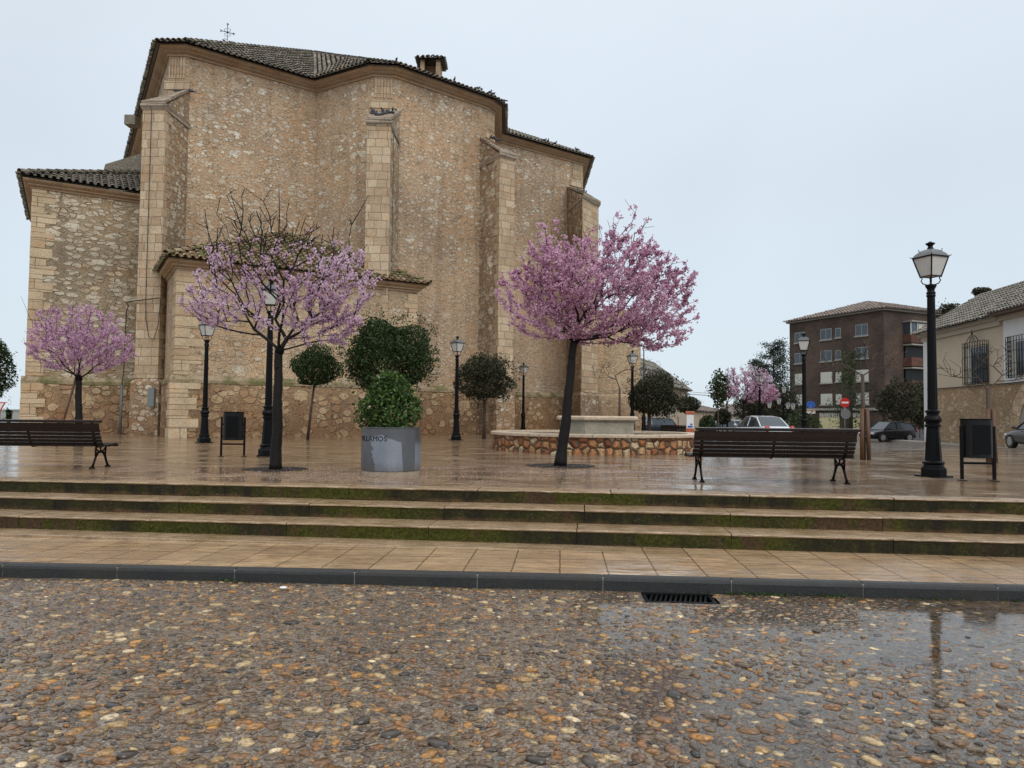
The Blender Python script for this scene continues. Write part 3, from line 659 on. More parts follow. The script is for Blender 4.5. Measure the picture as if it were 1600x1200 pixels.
# pebbles set in the mortar
def pebbles():
    import bmesh
    bm = bmesh.new(); bmesh.ops.create_icosphere(bm, subdivisions=2, radius=1.0)
    bv = np.array([v.co[:] for v in bm.verts]); bf = np.array([[v.index for v in f.verts] for f in bm.faces])
    bm.free()
    low = bv[bf][:, :, 2].mean(1) > -0.45; bf = bf[low]
    cell = 0.10; grid = {}; P = []
    def visible(x, y): return abs(x-0.1*y) < 0.82*y+1.4
    tries = 100000
    X = NR.uniform(-7.4, 8.2, tries); Y = NR.uniform(2.6, YK-0.03, tries)
    for i in range(tries):
        x, y = X[i], Y[i]
        if not visible(x, y): continue
        if abs(x-gratex) < 0.35 and abs(y-gratey) < 0.22: continue
        # worn wheel tracks show more mortar
        dens = 0.66+0.34*ss(-0.6, 0.4, waves(x*0.8, y*0.8))
        if 5.0 < y < 5.9: dens *= 0.75
        k = NR.random(); s = 0.0125+0.0165*k*k+(0.014 if NR.random() < 0.10 else 0)
        if i < 4600: s = 0.0235+0.015*k
        if NR.random() > dens: continue
        asp = 1.15+0.75*NR.random(); a, b = s*sqrt(asp)*1.08, s/sqrt(asp)*1.08
        gx, gy = int(x/cell+500), int(y/cell); ok = True; rr = (a+b)/2
        for dx in (-1, 0, 1):
            for dy in (-1, 0, 1):
                for (px, py, pr) in grid.get((gx+dx, gy+dy), ()):
                    if (px-x)**2+(py-y)**2 < ((pr+rr)*0.95)**2: ok = False; break
                if not ok: break
            if not ok: break
        if not ok: continue
        grid.setdefault((gx, gy), []).append((x, y, rr))
        P.append((x, y, a, b))
    P = np.array(P); n = len(P)
    ang = 0.5*np.sin(P[:, 0]*1.1+P[:, 1])+NR.normal(0, 0.55, n)
    hgt = np.minimum(P[:, 2], P[:, 3])*NR.uniform(0.42, 0.66, n)*np.where(P[:, 1] > 5.0, 0.75, 1.0)
    sink = hgt*np.where(P[:, 1] > 5.0, NR.uniform(0.3, 0.85, n), NR.uniform(0.10, 0.55, n))
    V = np.repeat(bv[None], n, 0)
    # superellipse-ish squarish pebbles with lumps
    pw = NR.uniform(0.62, 0.95, n)[:, None, None]; V = np.sign(V)*np.abs(V)**pw; V[:, :, 2] = np.sign(V[:, :, 2])*np.abs(V[:, :, 2])**0.62
    d1 = NR.normal(0, 1, (n, 3)); d1 /= np.linalg.norm(d1, axis=1)[:, None]; d1[:, 2] *= 0.3
    d2 = NR.normal(0, 1, (n, 3)); d2 /= np.linalg.norm(d2, axis=1)[:, None]; d2[:, 2] *= 0.3
    l1 = np.einsum('nvk,nk->nv', V, d1); l2 = np.einsum('nvk,nk->nv', V, d2)
    V = V*(1+0.20*l1+0.17*np.sin(2.6*l2+1))[:, :, None]
    V = V*np.stack([P[:, 2], P[:, 3], hgt], 1)[:, None, :]
    tx = NR.normal(0, 0.10, n); V[:, :, 2] += V[:, :, 0]*tx[:, None]
    c, s = np.cos(ang)[:, None], np.sin(ang)[:, None]
    x = V[:, :, 0]*c-V[:, :, 1]*s; y = V[:, :, 0]*s+V[:, :, 1]*c
    z = V[:, :, 2]+(bed(P[:, 0], P[:, 1])-sink+0.002)[:, None]
    vs = np.stack([x+P[:, 0][:, None], y+P[:, 1][:, None], z], -1).reshape(-1, 3)
    fs = (bf[None]+(np.arange(n)*len(bv))[:, None, None]).reshape(-1, 3)
    rn = np.repeat(NR.random(n), len(bf))
    o = np_obj('street_pebbles', vs, fs, M['pebble'], smooth=True, rnd=rn); place_street(o)
    tag(o, 'wet rounded river pebbles, orange brown grey and cream, set in the street mortar', kind='stuff')
    print('pebbles', n)
pebbles()

# drain grate
def grate():
    c6, s6 = cos(TH2), sin(TH2); x = gratex*c6-gratey*s6; y = gratex*s6+gratey*c6
    t = thing('drain_grate', 'black slotted iron drain grate in the pebble street against the kerb', 'drain grate', (x, y, STR-0.001), TH2)
    m = MB(); Wd, D = 0.61, 0.34
    for (cx, cy, w, d) in ((0, -D/2+0.015, Wd, 0.03), (0, D/2-0.015, Wd, 0.03), (-Wd/2+0.0175, 0, 0.035, D-0.06), (Wd/2-0.0175, 0, 0.035, D-0.06)):
        m.box((cx, cy, -0.012), (w, d, 0.03))
    m.build('frame', M['iron'], t, bevel=0.003)
    m = MB(); nb = 12
    for i in range(nb):
        cx = -Wd/2+0.05+(Wd-0.10)*(i+0.5)/nb; sk = 0.03
        m.add([(cx-0.010-sk, -D/2+0.03, -0.004), (cx+0.010-sk, -D/2+0.03, -0.004), (cx+0.010+sk, D/2-0.03, -0.004), (cx-0.010+sk, D/2-0.03, -0.004),
               (cx-0.010-sk, -D/2+0.03, -0.03), (cx+0.010-sk, -D/2+0.03, -0.03), (cx+0.010+sk, D/2-0.03, -0.03), (cx-0.010+sk, D/2-0.03, -0.03)],
              [(0, 1, 2, 3), (7, 6, 5, 4), (0, 4, 5, 1), (1, 5, 6, 2), (2, 6, 7, 3), (3, 7, 4, 0)])
    m.build('bars', M['iron'], t)
    m = MB(); m.box((0, 0, -0.20), (Wd+0.02, D+0.02, 0.01)); 
    for sx_ in (-1, 1): m.box((sx_*(Wd/2+0.006), 0, -0.115), (0.01, D+0.02, 0.17)); m.box((0, sx_*(D/2+0.006), -0.115), (Wd+0.002, 0.01, 0.17))
    m.build('sump', M['soil'], t)
grate()

# ------------------------------------------------------------------ roof tiles
def clip_poly_x(poly, x):
    ys_ = []
    n = len(poly)
    for i in range(n):
        (x0, y0), (x1, y1) = poly[i], poly[(i+1) % n]
        if (x0 <= x < x1) or (x1 <= x < x0):
            ys_.append(y0+(y1-y0)*(x-x0)/(x1-x0))
    return (min(ys_), max(ys_)) if len(ys_) >= 2 else None
def tiles(m, base, pts, w=0.26, L=0.42, rad=0.085, over=0.10, seg=5):
    """rows of curved tiles on a planar polygon; pts[0]->pts[1] is the eave"""
    P = [Vector(p) for p in pts]; e = (P[1]-P[0]).normalized(); nrm = (P[1]-P[0]).cross(P[2]-P[0]).normalized()
    if nrm.z < 0: nrm = -nrm
    up = nrm.cross(e).normalized()
    if up.z < 0: up = -up
    poly = [((p-P[0]).dot(e), (p-P[0]).dot(up)) for p in P]
    base.add([tuple(p-nrm*0.03) for p in P], [tuple(range(len(P)))])
    base.add([tuple(p-nrm*0.10) for p in P], [tuple(range(len(P)-1, -1, -1))])
    x0 = min(a for a, b in poly); x1 = max(a for a, b in poly); n = max(1, int((x1-x0)/w))
    for i in range(n):
        cx = x0+(i+0.5)*(x1-x0)/n; c = clip_poly_x(poly, cx)
        if not c: continue
        s0, s1 = c; 
        if s0 < 0.05: s0 -= over
        s = s0; k = 0; jit = R.uniform(-0.02, 0.02); s += jit
        while s < s1-0.08:
            se = min(s+L, s1+0.02); r = R.random()
            lift = R.uniform(0.0, 0.012); sk = R.uniform(-0.012, 0.012)
            vs = []
            for (ss_, rr, ll) in ((s, rad*1.12, 0.035+lift), (se+0.03, rad*0.88, 0.0)):
                for j in range(seg+1):
                    a = pi*j/seg
                    q_ = P[0]+e*(cx+sk*(ss_ == s)+rr*cos(a))+up*ss_+nrm*(ll+rr*sin(a)*0.95-0.02); vs.append(tuple(q_))
            fs = [(j, j+1, seg+1+j+1, seg+1+j) for j in range(seg)]
            # front lip thickness
            for j in range(seg+1):
                a = pi*j/seg; q_ = P[0]+e*(cx+sk+(rad*1.12-0.018)*cos(a))+up*s+nrm*(0.035+lift+(rad*1.12-0.018)*sin(a)*0.95-0.02); vs.append(tuple(q_))
            fs += [(j+1, j, 2*(seg+1)+j, 2*(seg+1)+j+1) for j in range(seg)]
            m.add(vs, fs, r)
            s = se; k += 1
def ridge(m, a, b, rad=0.11, L=0.42):
    a, b = Vector(a), Vector(b); n = max(1, int((b-a).length/L)); d = (b-a)/n; e = d.normalized(); sd_ = e.cross(Vector((0, 0, 1))).normalized(); up = sd_.cross(e)
    for i in range(n):
        vs = []
        for (p, rr, ll) in ((a+d*i, rad*1.1, 0.02), (a+d*(i+1)+e*0.03, rad*0.9, 0.0)):
            for j in range(6):
                w = pi*j/5; vs.append(tuple(p+sd_*rr*cos(w)+up*(ll+rr*sin(w))))
        m.add(vs, [(j, j+1, 7+j, 6+j) for j in range(5)], R.random())

# ------------------------------------------------------------------ the church
church = thing('church', 'large tan rubble stone church with buttresses and curved tile roofs behind the square', 'church', (-6, 36, 0))
EAVE = [(-25.1, 46.8), (-15.62, 31.27), (-14.3, 31.25), (-9.66, 34.63), (-6.73, 32.99), (-5.39, 33.1), (-0.96, 36.7), (-0.48, 37.61), (-0.50, 41.2), (4.91, 45.09), (4.91, 62), (-25.1, 62)]
MAIN = offset(EAVE, -0.60)
WING = [(-19.45, 29.4), (-15.3, 31.9), (-19.2, 38.4), (-23.35, 35.9)]
CHAP = [(-12.6, 27.4), (-4.25, 32.4), (-5.3, 34.2), (-9.0, 35.2), (-12.4, 33.6), (-15.15, 31.66)]
def walls(name, pts, top, mat, plinth=2.25, pd=0.13):
    m = MB(); m.rings(pts, [(0.0, plinth-0.1), (0.0, top)], cap=True); w_ = m.build(name, mat, church, True)
    m = MB(); m.rings(pts, [(pd, -0.9), (pd, plinth-0.10), (-0.03, plinth+0.09)]); m.build('plinth', M['rubble_base'], church, True)
    return w_
def cornice(name, pts, z, s=1.0, n=None):
    m = MB(); prof = [(0.0, 0), (0.07, 0.02), (0.07, 0.16), (0.12, 0.20), (0.20, 0.24), (0.20, 0.36), (0.26, 0.40), (0.36, 0.50), (0.40, 0.60), (0.40, 0.70), (0.0, 0.72)]
    m.rings(pts, [(a*s, z+b*s*0.56) for a, b in prof])
    return m.build(name, M['cornice'], church, True)
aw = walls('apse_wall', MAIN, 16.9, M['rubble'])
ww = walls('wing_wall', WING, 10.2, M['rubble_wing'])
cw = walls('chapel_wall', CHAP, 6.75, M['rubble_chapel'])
cornice('apse_cornice', MAIN, 16.62)
cornice('wing_cornice', WING, 9.93, 0.85)
cornice('chapel_cornice', CHAP, 6.33, 0.85)
# mossy weathered ledge stones on top of each plinth
def ledge(pts, z, mat, pd=0.13):
    m = MB()
    for i in range(len(pts)):
        a = Vector(offset(pts, pd+0.03)[i]); b = Vector(offset(pts, pd+0.03)[(i+1) % len(pts)])
        if min(a.y, b.y) > 44.5: continue
        ln = (b-a).length; n = max(1, int(ln/0.75)); e_ = (b-a)/ln; nn = Vector((e_.y, -e_.x)); s = 0.0
        cuts = [0]+sorted([ln*(k+R.uniform(-0.25, 0.25))/n for k in range(1, n)])+[ln]
        for c0, c1 in zip(cuts[:-1], cuts[1:]):
            p0, p1 = a+e_*(c0+0.004), a+e_*(c1-0.004); dz = R.uniform(-0.012, 0.012); do = R.uniform(-0.012, 0.006)
            f0, f1 = p0+nn*do, p1+nn*do; g0, g1 = p0-nn*0.17, p1-nn*0.17
            m.add([(f0.x, f0.y, z-0.20+dz), (f1.x, f1.y, z-0.20+dz), (f1.x, f1.y, z-0.07+dz), (f0.x, f0.y, z-0.07+dz), (g0.x, g0.y, z+0.10+dz), (g1.x, g1.y, z+0.10+dz), (g0.x, g0.y, z-0.2), (g1.x, g1.y, z-0.2)],
                  [(0, 1, 2, 3), (3, 2, 5, 4), (0, 3, 4, 6), (1, 7, 5, 2), (0, 6, 7, 1)])
    return m.build('plinth_ledge', mat, church, True)
def mossledge():
    m = Mat('mossy_ledge', 0.8, 0.3); co = m.co(); f = m.noise(co, 14, 5, 0.7)
    c = m.ramp(f, [(0.3, (0.22, 0.16, 0.10)), (0.7, (0.42, 0.33, 0.22))])
    g = m.rng(m.noise(co, 1.3, 4, 0.6), 0.46, 0.58)
    c = m.mix(m.math('MULTIPLY', g, 0.85), c, m.ramp(f, [(0.3, (0.07, 0.075, 0.02)), (0.7, (0.17, 0.16, 0.06))]))
    return m.out(c, 0.8, m.bump(f, 0.6, 0.02))
M['ledge'] = mossledge()
ledge(MAIN, 2.25, M['ledge']); ledge(WING, 2.25, M['ledge']); ledge(CHAP, 2.25, M['ledge'])

# buttresses
def buttress(front, back, ztop, zback, label=None):
    """front: two points left to right; back: two points where it meets the wall"""
    f0, f1 = Vector(front[0]), Vector(front[1]); b0, b1 = Vector(back[0]), Vector(back[1])
    pts = [tuple(f0), tuple(f1), tuple(b1), tuple(b0)]
    m = MB(); m.rings(pts, [(0.12, -0.9), (0.12, 2.15), (0.0, 2.31), (0.0, ztop)])
    d = [Vector((p[0], p[1])) for p in pts]
    m.add([(f0.x, f0.y, ztop), (f1.x, f1.y, ztop), (b1.x, b1.y, ztop), (b0.x, b0.y, ztop), (b1.x, b1.y, zback), (b0.x, b0.y, zback)],
          [(0, 1, 2, 3), (1, 2, 4), (0, 5, 3), (0, 1, 4, 5)])
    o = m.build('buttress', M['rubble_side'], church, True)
    if label: o['label'] = label
    # ashlar facing of the front with toothed returns
    e_ = (f1-f0).normalized(); nn = Vector((e_.y, -e_.x)); 
    m = MB(); z = 2.33
    lo = Vector(f0)+nn*0.0; k = 0
    sl = (b1-f1).normalized(); sl0 = (b0-f0).normalized()
    a0, a1 = f0+nn*0.025-e_*0.02, f1+nn*0.025+e_*0.02
    m.add([(a0.x, a0.y, 2.33), (a1.x, a1.y, 2.33), (a1.x, a1.y, ztop), (a0.x, a0.y, ztop)], [(0, 1, 2, 3)])
    while z < ztop-0.05:
        h = min(R.uniform(0.30, 0.44), ztop-z); r_ = 0.22 if k % 2 else 0.42
        r_ += R.uniform(-0.06, 0.06)
        for (p, s_, ex, sg) in ((a1, sl, e_, 1), (a0, sl0, -e_, -1)):
            c = [p, p+s_*(r_+0.03)]
            q_ = [(c[0].x, c[0].y, z+0.004), (c[1].x, c[1].y, z+0.004), (c[1].x, c[1].y, z+h-0.004), (c[0].x, c[0].y, z+h-0.004)]
            m.add(q_, [(0, 1, 2, 3) if sg > 0 else (3, 2, 1, 0)])
        z += h; k += 1
    m.build('ashlar_facing', M['ashlar'], o)
    # sloping stone cap, overhanging drip course
    m = MB(); ov = 0.05
    F0, F1 = f0+nn*0.12-e_*ov, f1+nn*0.16+e_*ov; B0, B1 = b0-e_*ov, b1+e_*ov
    n = 4
    for i in range(n):
        t0, t1 = i/n, (i+1)/n
        for (j0, j1) in ((0.0, 0.52), (0.52, 1.0)):
            jj_ = R.uniform(-0.03, 0.03) if j0 else 0
            def pt(t, j, dz): 
                a = F0.lerp(B0, t); b = F1.lerp(B1, t); p = a.lerp(b, j); return (p.x, p.y, ztop+0.06+(zback-ztop)*t+dz)
            th = 0.10+R.uniform(-0.01, 0.02)
            vs = [pt(t0, j0, -0.04), pt(t0, j1, -0.04), pt(t1, j1, -0.04), pt(t1, j0, -0.04), pt(t0, j0, th), pt(t0, j1, th), pt(t1+0.02, j1, th-0.04), pt(t1+0.02, j0, th-0.04)]
            m.add(vs, [(3, 2, 1, 0), (4, 5, 6, 7), (0, 1, 5, 4), (1, 2, 6, 5), (2, 3, 7, 6), (3, 0, 4, 7)])
    m.build('buttress_cap', M['cap_stone'], o)
    m = MB(); D0, D1 = f0+nn*0.03-e_*0.04, f1+nn*0.03+e_*0.04
    D2, D3 = f0+nn*0.13-e_*0.09, f1+nn*0.13+e_*0.09
    B2, B3 = b0-e_*0.06, b1+e_*0.06
    m.add([(D0.x, D0.y, ztop-0.22), (D1.x, D1.y, ztop-0.22), (D3.x, D3.y, ztop-0.06), (D2.x, D2.y, ztop-0.06), (D2.x, D2.y, ztop+0.03), (D3.x, D3.y, ztop+0.03), (B3.x, B3.y, ztop-0.22), (B2.x, B2.y, ztop-0.22), (B3.x, B3.y, ztop+0.03), (B2.x, B2.y, ztop+0.03)],
          [(0, 1, 3, 2)[::1] and (0, 1, 2, 3), (3, 2, 5, 4), (1, 6, 8, 5), (0, 4, 9, 7), (2, 1, 5), (3, 4, 0)])
    m.build('drip_course', M['cap_stone'], o)
    return o
buttress([(-15.38, 30.0), (-14.45, 29.97)], [(-15.3, 32.6), (-14.36, 32.05)], 13.65, 15.2)
buttress([(-6.40, 31.55), (-5.42, 31.6)], [(-6.47, 33.8), (-5.36, 33.8)], 13.7, 15.0)
buttress([(-0.70, 35.35), (0.0, 35.85)], [(-1.75, 36.9), (-0.95, 38.2)], 13.7, 15.0)
buttress([(3.92, 41.6), (5.02, 43.35)], [(3.3, 44.6), (4.2, 46.0)], 13.6, 14.9)
# low aisle beside the last buttress
AIS = [(4.1, 44.4), (7.75, 44.3), (7.9, 58), (4.1, 58)]
m = MB(); m.rings(AIS, [(0.12, -0.9), (0.12, 2.15), (0, 2.31), (0, 7.4)], cap=True); m.build('aisle_wall', M['rubble_chapel'], church, True)
# fluted panels below the cornice
def flutes(c, ang, w=0.78, z0=15.55, z1=16.6):
    m = MB(); ca, sa = cos(ang), sin(ang)
    m.box((c[0], c[1], (z0+z1)/2), (w, 0.10, z1-z0), ang)
    for i in range(6):
        o_ = (i-2.5)*w/6; m.box((c[0]+o_*ca+0.07*sa, c[1]+o_*sa-0.07*ca, (z0+z1)/2+0.03), (w/6*0.55, 0.05, z1-z0-0.10), ang)
    m.box((c[0]+0.0*sa, c[1]-0.0*ca, z0-0.2), (w*1.5, 0.09, 0.38), ang)
    m.build('fluted_panel', M['ashlar'], church, True)
for i_, w_ in ((4, 0.85), (1, 0.75), (6, 0.6)):
    a_, b_ = MAIN[i_], MAIN[i_+1]; flutes(((a_[0]+b_[0])/2, (a_[1]+b_[1])/2), atan2(b_[1]-a_[1], b_[0]-a_[0]), w_)
flutes((MAIN[9][0]-0.45, MAIN[9][1]-0.35), 0.65, 0.7)

# quoins on the chapel and wing corners
def quoins(pt, da, db, z0, z1, a=0.55, b=0.34):
    m = MB(); z = z0; k = 0; p = Vector(pt); da = Vector(da).normalized(); db = Vector(db).normalized()
    na = Vector((da.y, -da.x)); nb = Vector((-db.y, db.x))
    while z < z1-0.1:
        h = min(R.uniform(0.30, 0.46), z1-z); la, lb = ((a, b) if k % 2 else (b, a)); la += R.uniform(-0.08, 0.1); lb += R.uniform(-0.06, 0.08)
        t = 0.022+R.uniform(-0.006, 0.008); c = p+(na+nb)*t
        qa, qb = p+na*t+da*la, p+nb*t+db*lb
        ia, ib = p+da*la-na*0.03, p+db*lb-nb*0.03
        g = 0.008
        m.add([(qb.x, qb.y, z+g), (c.x, c.y, z+g), (qa.x, qa.y, z+g), (qb.x, qb.y, z+h-g), (c.x, c.y, z+h-g), (qa.x, qa.y, z+h-g), (ia.x, ia.y, z+g), (ia.x, ia.y, z+h-g), (ib.x, ib.y, z+g), (ib.x, ib.y, z+h-g)],
              [(0, 1, 4, 3), (1, 2, 5, 4), (2, 6, 7, 5), (8, 0, 3, 9), (3, 4, 5), (9, 3, 5, 7), (2, 1, 0), (6, 2, 0, 8)])
        z += h; k += 1
    return m.build('quoins', M['quoin'], church, True)
d1 = (CHAP[1][0]-CHAP[0][0], CHAP[1][1]-CHAP[0][1]); d2 = (CHAP[5][0]-CHAP[0][0], CHAP[5][1]-CHAP[0][1])
quoins(CHAP[0], d1, d2, 2.36, 6.33, 0.95, 0.55)
co_ = offset(CHAP, 0.13); quoins(co_[0], d1, d2, -0.05, 2.08, 0.95, 0.6)
quoins(CHAP[1], (CHAP[2][0]-CHAP[1][0], CHAP[2][1]-CHAP[1][1]), (-d1[0], -d1[1]), 2.36, 6.33, 0.4, 0.65)
dw = (WING[1][0]-WING[0][0], WING[1][1]-WING[0][1]); dw2 = (WING[3][0]-WING[0][0], WING[3][1]-WING[0][1])
quoins(WING[0], dw, dw2, 2.36, 9.93, 0.75, 0.5); quoins(offset(WING, 0.13)[0], dw, dw2, -0.05, 2.08, 0.75, 0.5)

# roofs
EV = EAVE; ZE = 17.06
ev = [(p[0], p[1], ZE) for p in EV]
V0 = at(490, 82, 44.0)
def roof(name, polys, mat, ridges=(), base_mat=None, parent=church, world=True, **k):
    m = MB(); b = MB()
    for p in polys: tiles(m, b, p, **k)
    for a_, b_ in ridges: ridge(m, a_, b_)
    o = m.build(name, mat, parent, world, smooth=False)
    b.build('roof_bed', base_mat or M['tile'], o)
    return o
G3 = at(786, 199, 52.0)
roof('apse_roof', [(ev[i_], ev[i_+1], V0) for i_ in range(8)], M['tile'],
     ridges=[(ev[2], V0), (ev[4], V0)], w=0.24)
roof('nave_roof', [(ev[8], ev[9], G3), (ev[9], (ev[9][0], ev[9][1]+14, ZE), (G3[0], G3[1]+8, G3[2]), G3)], M['tile'])
m = MB(); m.add([ev[0], V0, (-10, 60, 22), (-22, 61, 17)], [(0, 1, 2, 3)]); m.add([V0, G3, (0, 60, 21), (-10, 60, 22)], [(0, 1, 2, 3)]); m.add([V0, ev[8], G3], [(0, 1, 2)]); m.build('roof_back', M['tile'], church, True)
we = offset(WING, 0.45); wz = 10.38
WT = at(222, 270, 34.5)
roof('wing_roof', [((we[0][0], we[0][1], wz), (we[1][0], we[1][1], wz), WT), ((we[3][0], we[3][1], wz), (we[0][0], we[0][1], wz), WT)], M['tile'], ridges=[((we[0][0], we[0][1], wz+.03), WT)])
ce = offset(CHAP, 0.45); cz = 6.74
CT = at(445, 364, 34.8)
roof('chapel_roof', [((ce[0][0], ce[0][1], cz), (ce[1][0], ce[1][1], cz), CT), ((ce[5][0], ce[5][1], cz), (ce[0][0], ce[0][1], cz), CT), ((ce[1][0], ce[1][1], cz), (ce[2][0], ce[2][1], cz), CT)], M['tile_moss'],
     ridges=[((ce[0][0], ce[0][1], cz+.03), CT), ((ce[1][0], ce[1][1], cz+.03), CT)], base_mat=M['tile_moss'])
# small vent house on the apse roof
c = at(674, 104, 39.0)
m = MB(); m.box((c[0]-0.42, c[1], c[2]-0.85), (0.22, 1.1, 2.0)); m.box((c[0]+0.42, c[1], c[2]-0.85), (0.22, 1.1, 2.0)); m.box((c[0], c[1]+0.4, c[2]-0.85), (0.62, 0.3, 2.0)); m.box((c[0], c[1]-0.3, c[2]-1.3), (0.62, 0.3, 1.0))
vh = m.build('vent_house', M['cornice'], church, True)
m = MB(); b = MB(); z = c[2]+0.15
q = [(c[0]-0.75, c[1]-0.75, z), (c[0]+0.75, c[1]-0.75, z), (c[0]+0.75, c[1]+0.75, z), (c[0]-0.75, c[1]+0.75, z)]; ap = (c[0], c[1], z+0.42)
for i in range(4): tiles(m, b, (q[i], q[(i+1) % 4], ap), w=0.24, L=0.3, over=0.05)
m.build('vent_roof', M['tile'], vh); b.build('roof_bed', M['tile'], vh)
# iron cross on the ridge
cb = at(355, 69, 37.5)
m = MB(); h = 0.86; z0 = cb[2]-0.25; r_ = 0.016
m.tube([(cb[0], cb[1], z0), (cb[0], cb[1], z0+h+0.45)], r_, 6); m.tube([(cb[0]-0.33, cb[1], z0+h+0.10), (cb[0]+0.33, cb[1], z0+h-0.06)], r_, 6)
for (dx, dz) in ((0, 0.45), (-0.33, 0.10), (0.33, -0.06)):
    for k in range(3):
        a = 2*pi*k/3; m.ball((cb[0]+dx+0.045*cos(a), cb[1], z0+h+dz+0.045*sin(a)), (0.03, 0.03, 0.03), 6, 4)
for sx_ in (-1, 1):
    for sz in (-1, 1):
        pth = [(cb[0]+sx_*(0.04+0.13*sin(pi*t/8)), cb[1], z0+h+0.02+sz*(0.02+0.20*t/8)) for t in range(9)]
        m.tube(pth, 0.010, 5)
m.tube([(cb[0]-0.02, cb[1], z0+0.5), (cb[0]-0.18, cb[1], z0+0.55)], 0.012, 5); m.ball((cb[0], cb[1], z0+h+0.02), (0.05, 0.05, 0.05), 6, 4)
m.build('iron_cross', M['iron'], church, True)
# old mass of masonry behind the wing roof
c = at(200, 262, 36.5); m = MB(); m.add([(c[0]-0.9, c[1]-1, c[2]-1.5), (c[0]+1.2, c[1]-1, c[2]-1.5), (c[0]+1.2, c[1]+1, c[2]-1.5), (c[0]-0.9, c[1]+1, c[2]-1.5), (c[0]-0.7, c[1]-0.8, c[2]-0.1), (c[0]+1.2, c[1]-0.8, c[2]+0.5), (c[0]+1.2, c[1]+1, c[2]+0.6), (c[0]-0.6, c[1]+1, c[2]-0.1)],
    [(0, 1, 5, 4), (1, 2, 6, 5), (2, 3, 7, 6), (3, 0, 4, 7), (4, 5, 6, 7)]); m.build('roof_stub', M['tile'], church, True)
c = at(207, 190, 37.8); m = MB(); m.box((c[0], c[1], c[2]), (0.55, 0.6, 0.5)); m.build('cornice_block', M['tile'], church, True)
# downpipe, cables and meter box by the inner corner
pw = at(190, 640, 29.9); m = MB()
m.tube([(-16.1, 30.35, -0.1), (-16.1, 30.35, 2.05)], 0.055, 8); m.build('downpipe', M['pipe'], church, True, smooth=True)
m = MB(); m.tube([(-16.1, 30.35, 2.05), (-16.12, 30.5, 2.6), (-16.15, 30.62, 5.2), (-16.0, 30.5, 5.35), (-15.8, 29.88, 5.42), (-14.4, 29.82, 5.6)], 0.022, 6)
m.tube([(-15.0, 29.9, 13.4), (-15.0, 29.9, 5.5), (-14.96, 29.9, 4.7), (-14.8, 29.85, 4.0), (-14.6, 29.85, 3.9), (-14.4, 29.8, 4.5), (-14.35, 29.8, 5.6)], 0.014, 5)
m.build('wall_cable', M['cable'], church, True); m = MB(); m.tube([(-5.25, 31.55, 13.4), (-5.25, 31.55, 7.2)], 0.012, 5)
m.build('wall_cable', M['cable'], church, True)
m = MB(); m.box((-14.55, 29.72, 1.55), (0.26, 0.14, 0.75)); m.build('meter_box', M['boxgrey'], church, True, bevel=0.01)

# pigeons
def pigeon_mesh():
    m = MB(); m.ball((0, 0, 0.10), (0.07, 0.14, 0.075), 8, 6); m.ball((0, 0.13, 0.19), (0.038, 0.045, 0.04), 7, 5)
    m.tube([(0, 0.09, 0.11), (0, 0.125, 0.18)], [0.05, 0.032], 7); m.tube([(0, -0.10, 0.10), (0, -0.26, 0.07)], [0.05, 0.03], 6)
    m.tube([(0, 0.165, 0.19), (0, 0.20, 0.18)], [0.012, 0.003], 5)
    for s in (-1, 1): m.tube([(s*0.025, 0.01, 0.04), (s*0.025, 0.02, -0.01)], 0.008, 5)
    return m
pg = pigeon_mesh().build('pigeon', M['pigeon'], smooth=True)
tag(pg, 'dark pigeon perched on the church', 'pigeon', 'pigeons on the church')
spots = []
for i in range(13):
    t = R.random(); spots.append((-6.42+1.0*R.random(), 31.9+1.7*t, 13.7+1.3*(0.35+1.7*t)/2.2+0.16, 'b2'))
for i in range(3): spots.append((-14.9+0.35*i, 31.75, 14.98, 'b1'))
for i in range(4): spots.append((-0.85-0.12*i, 36.4+0.15*i, 14.7+0.1*i, 'b3'))
for i in range(5): spots.append((3.75+0.16*i, 43.9+0.12*i, 14.55, 'b4'))
def on_eave(i, t): 
    a, b = Vector(ev[i]), Vector(ev[i+1]); p = a.lerp(b, t); return (p.x, p.y+0.05, p.z+0.12)
for i, t in ((4, 0.95), (5, 0.55), (5, 0.80), (5, 0.84), (5, 0.93), (5, 0.97), (8, 0.42), (8, 0.46), (8, 0.54), (8, 0.80), (6, 0.8)): spots.append((*on_eave(i, t), 'roof'))
spots.append((*at(350, 66, 38.4), 'roof')); spots.append((*at(361, 69, 38.4), 'roof'))
LBL = {'b2': 'dark pigeon in the flock on the sloping cap of the middle buttress', 'b1': 'dark pigeon on the stone cap at the left corner of the church', 'b3': 'dark pigeon on the cap of the third buttress under the eave', 'b4': 'dark pigeon on the cap of the far right buttress', 'roof': 'dark pigeon perched along the tiled edge of the church roof'}
GRP = {'b2': 'pigeons on the middle buttress cap', 'b1': 'pigeons on the left buttress cap', 'b3': 'pigeons on the third buttress cap', 'b4': 'pigeons on the far right buttress cap', 'roof': 'pigeons along the church roof edge'}
for i, (x, y, z, k) in enumerate(spots):
    o = pg if i == 0 else pg.copy()
    if i: COL.objects.link(o)
    o.location = (x, y, z); o.rotation_euler = (0, 0, R.uniform(0, 6.28)); s = R.uniform(0.72, 0.92); o.scale = (s, s, s)
    tag(o, LBL[k], 'pigeon', GRP[k])

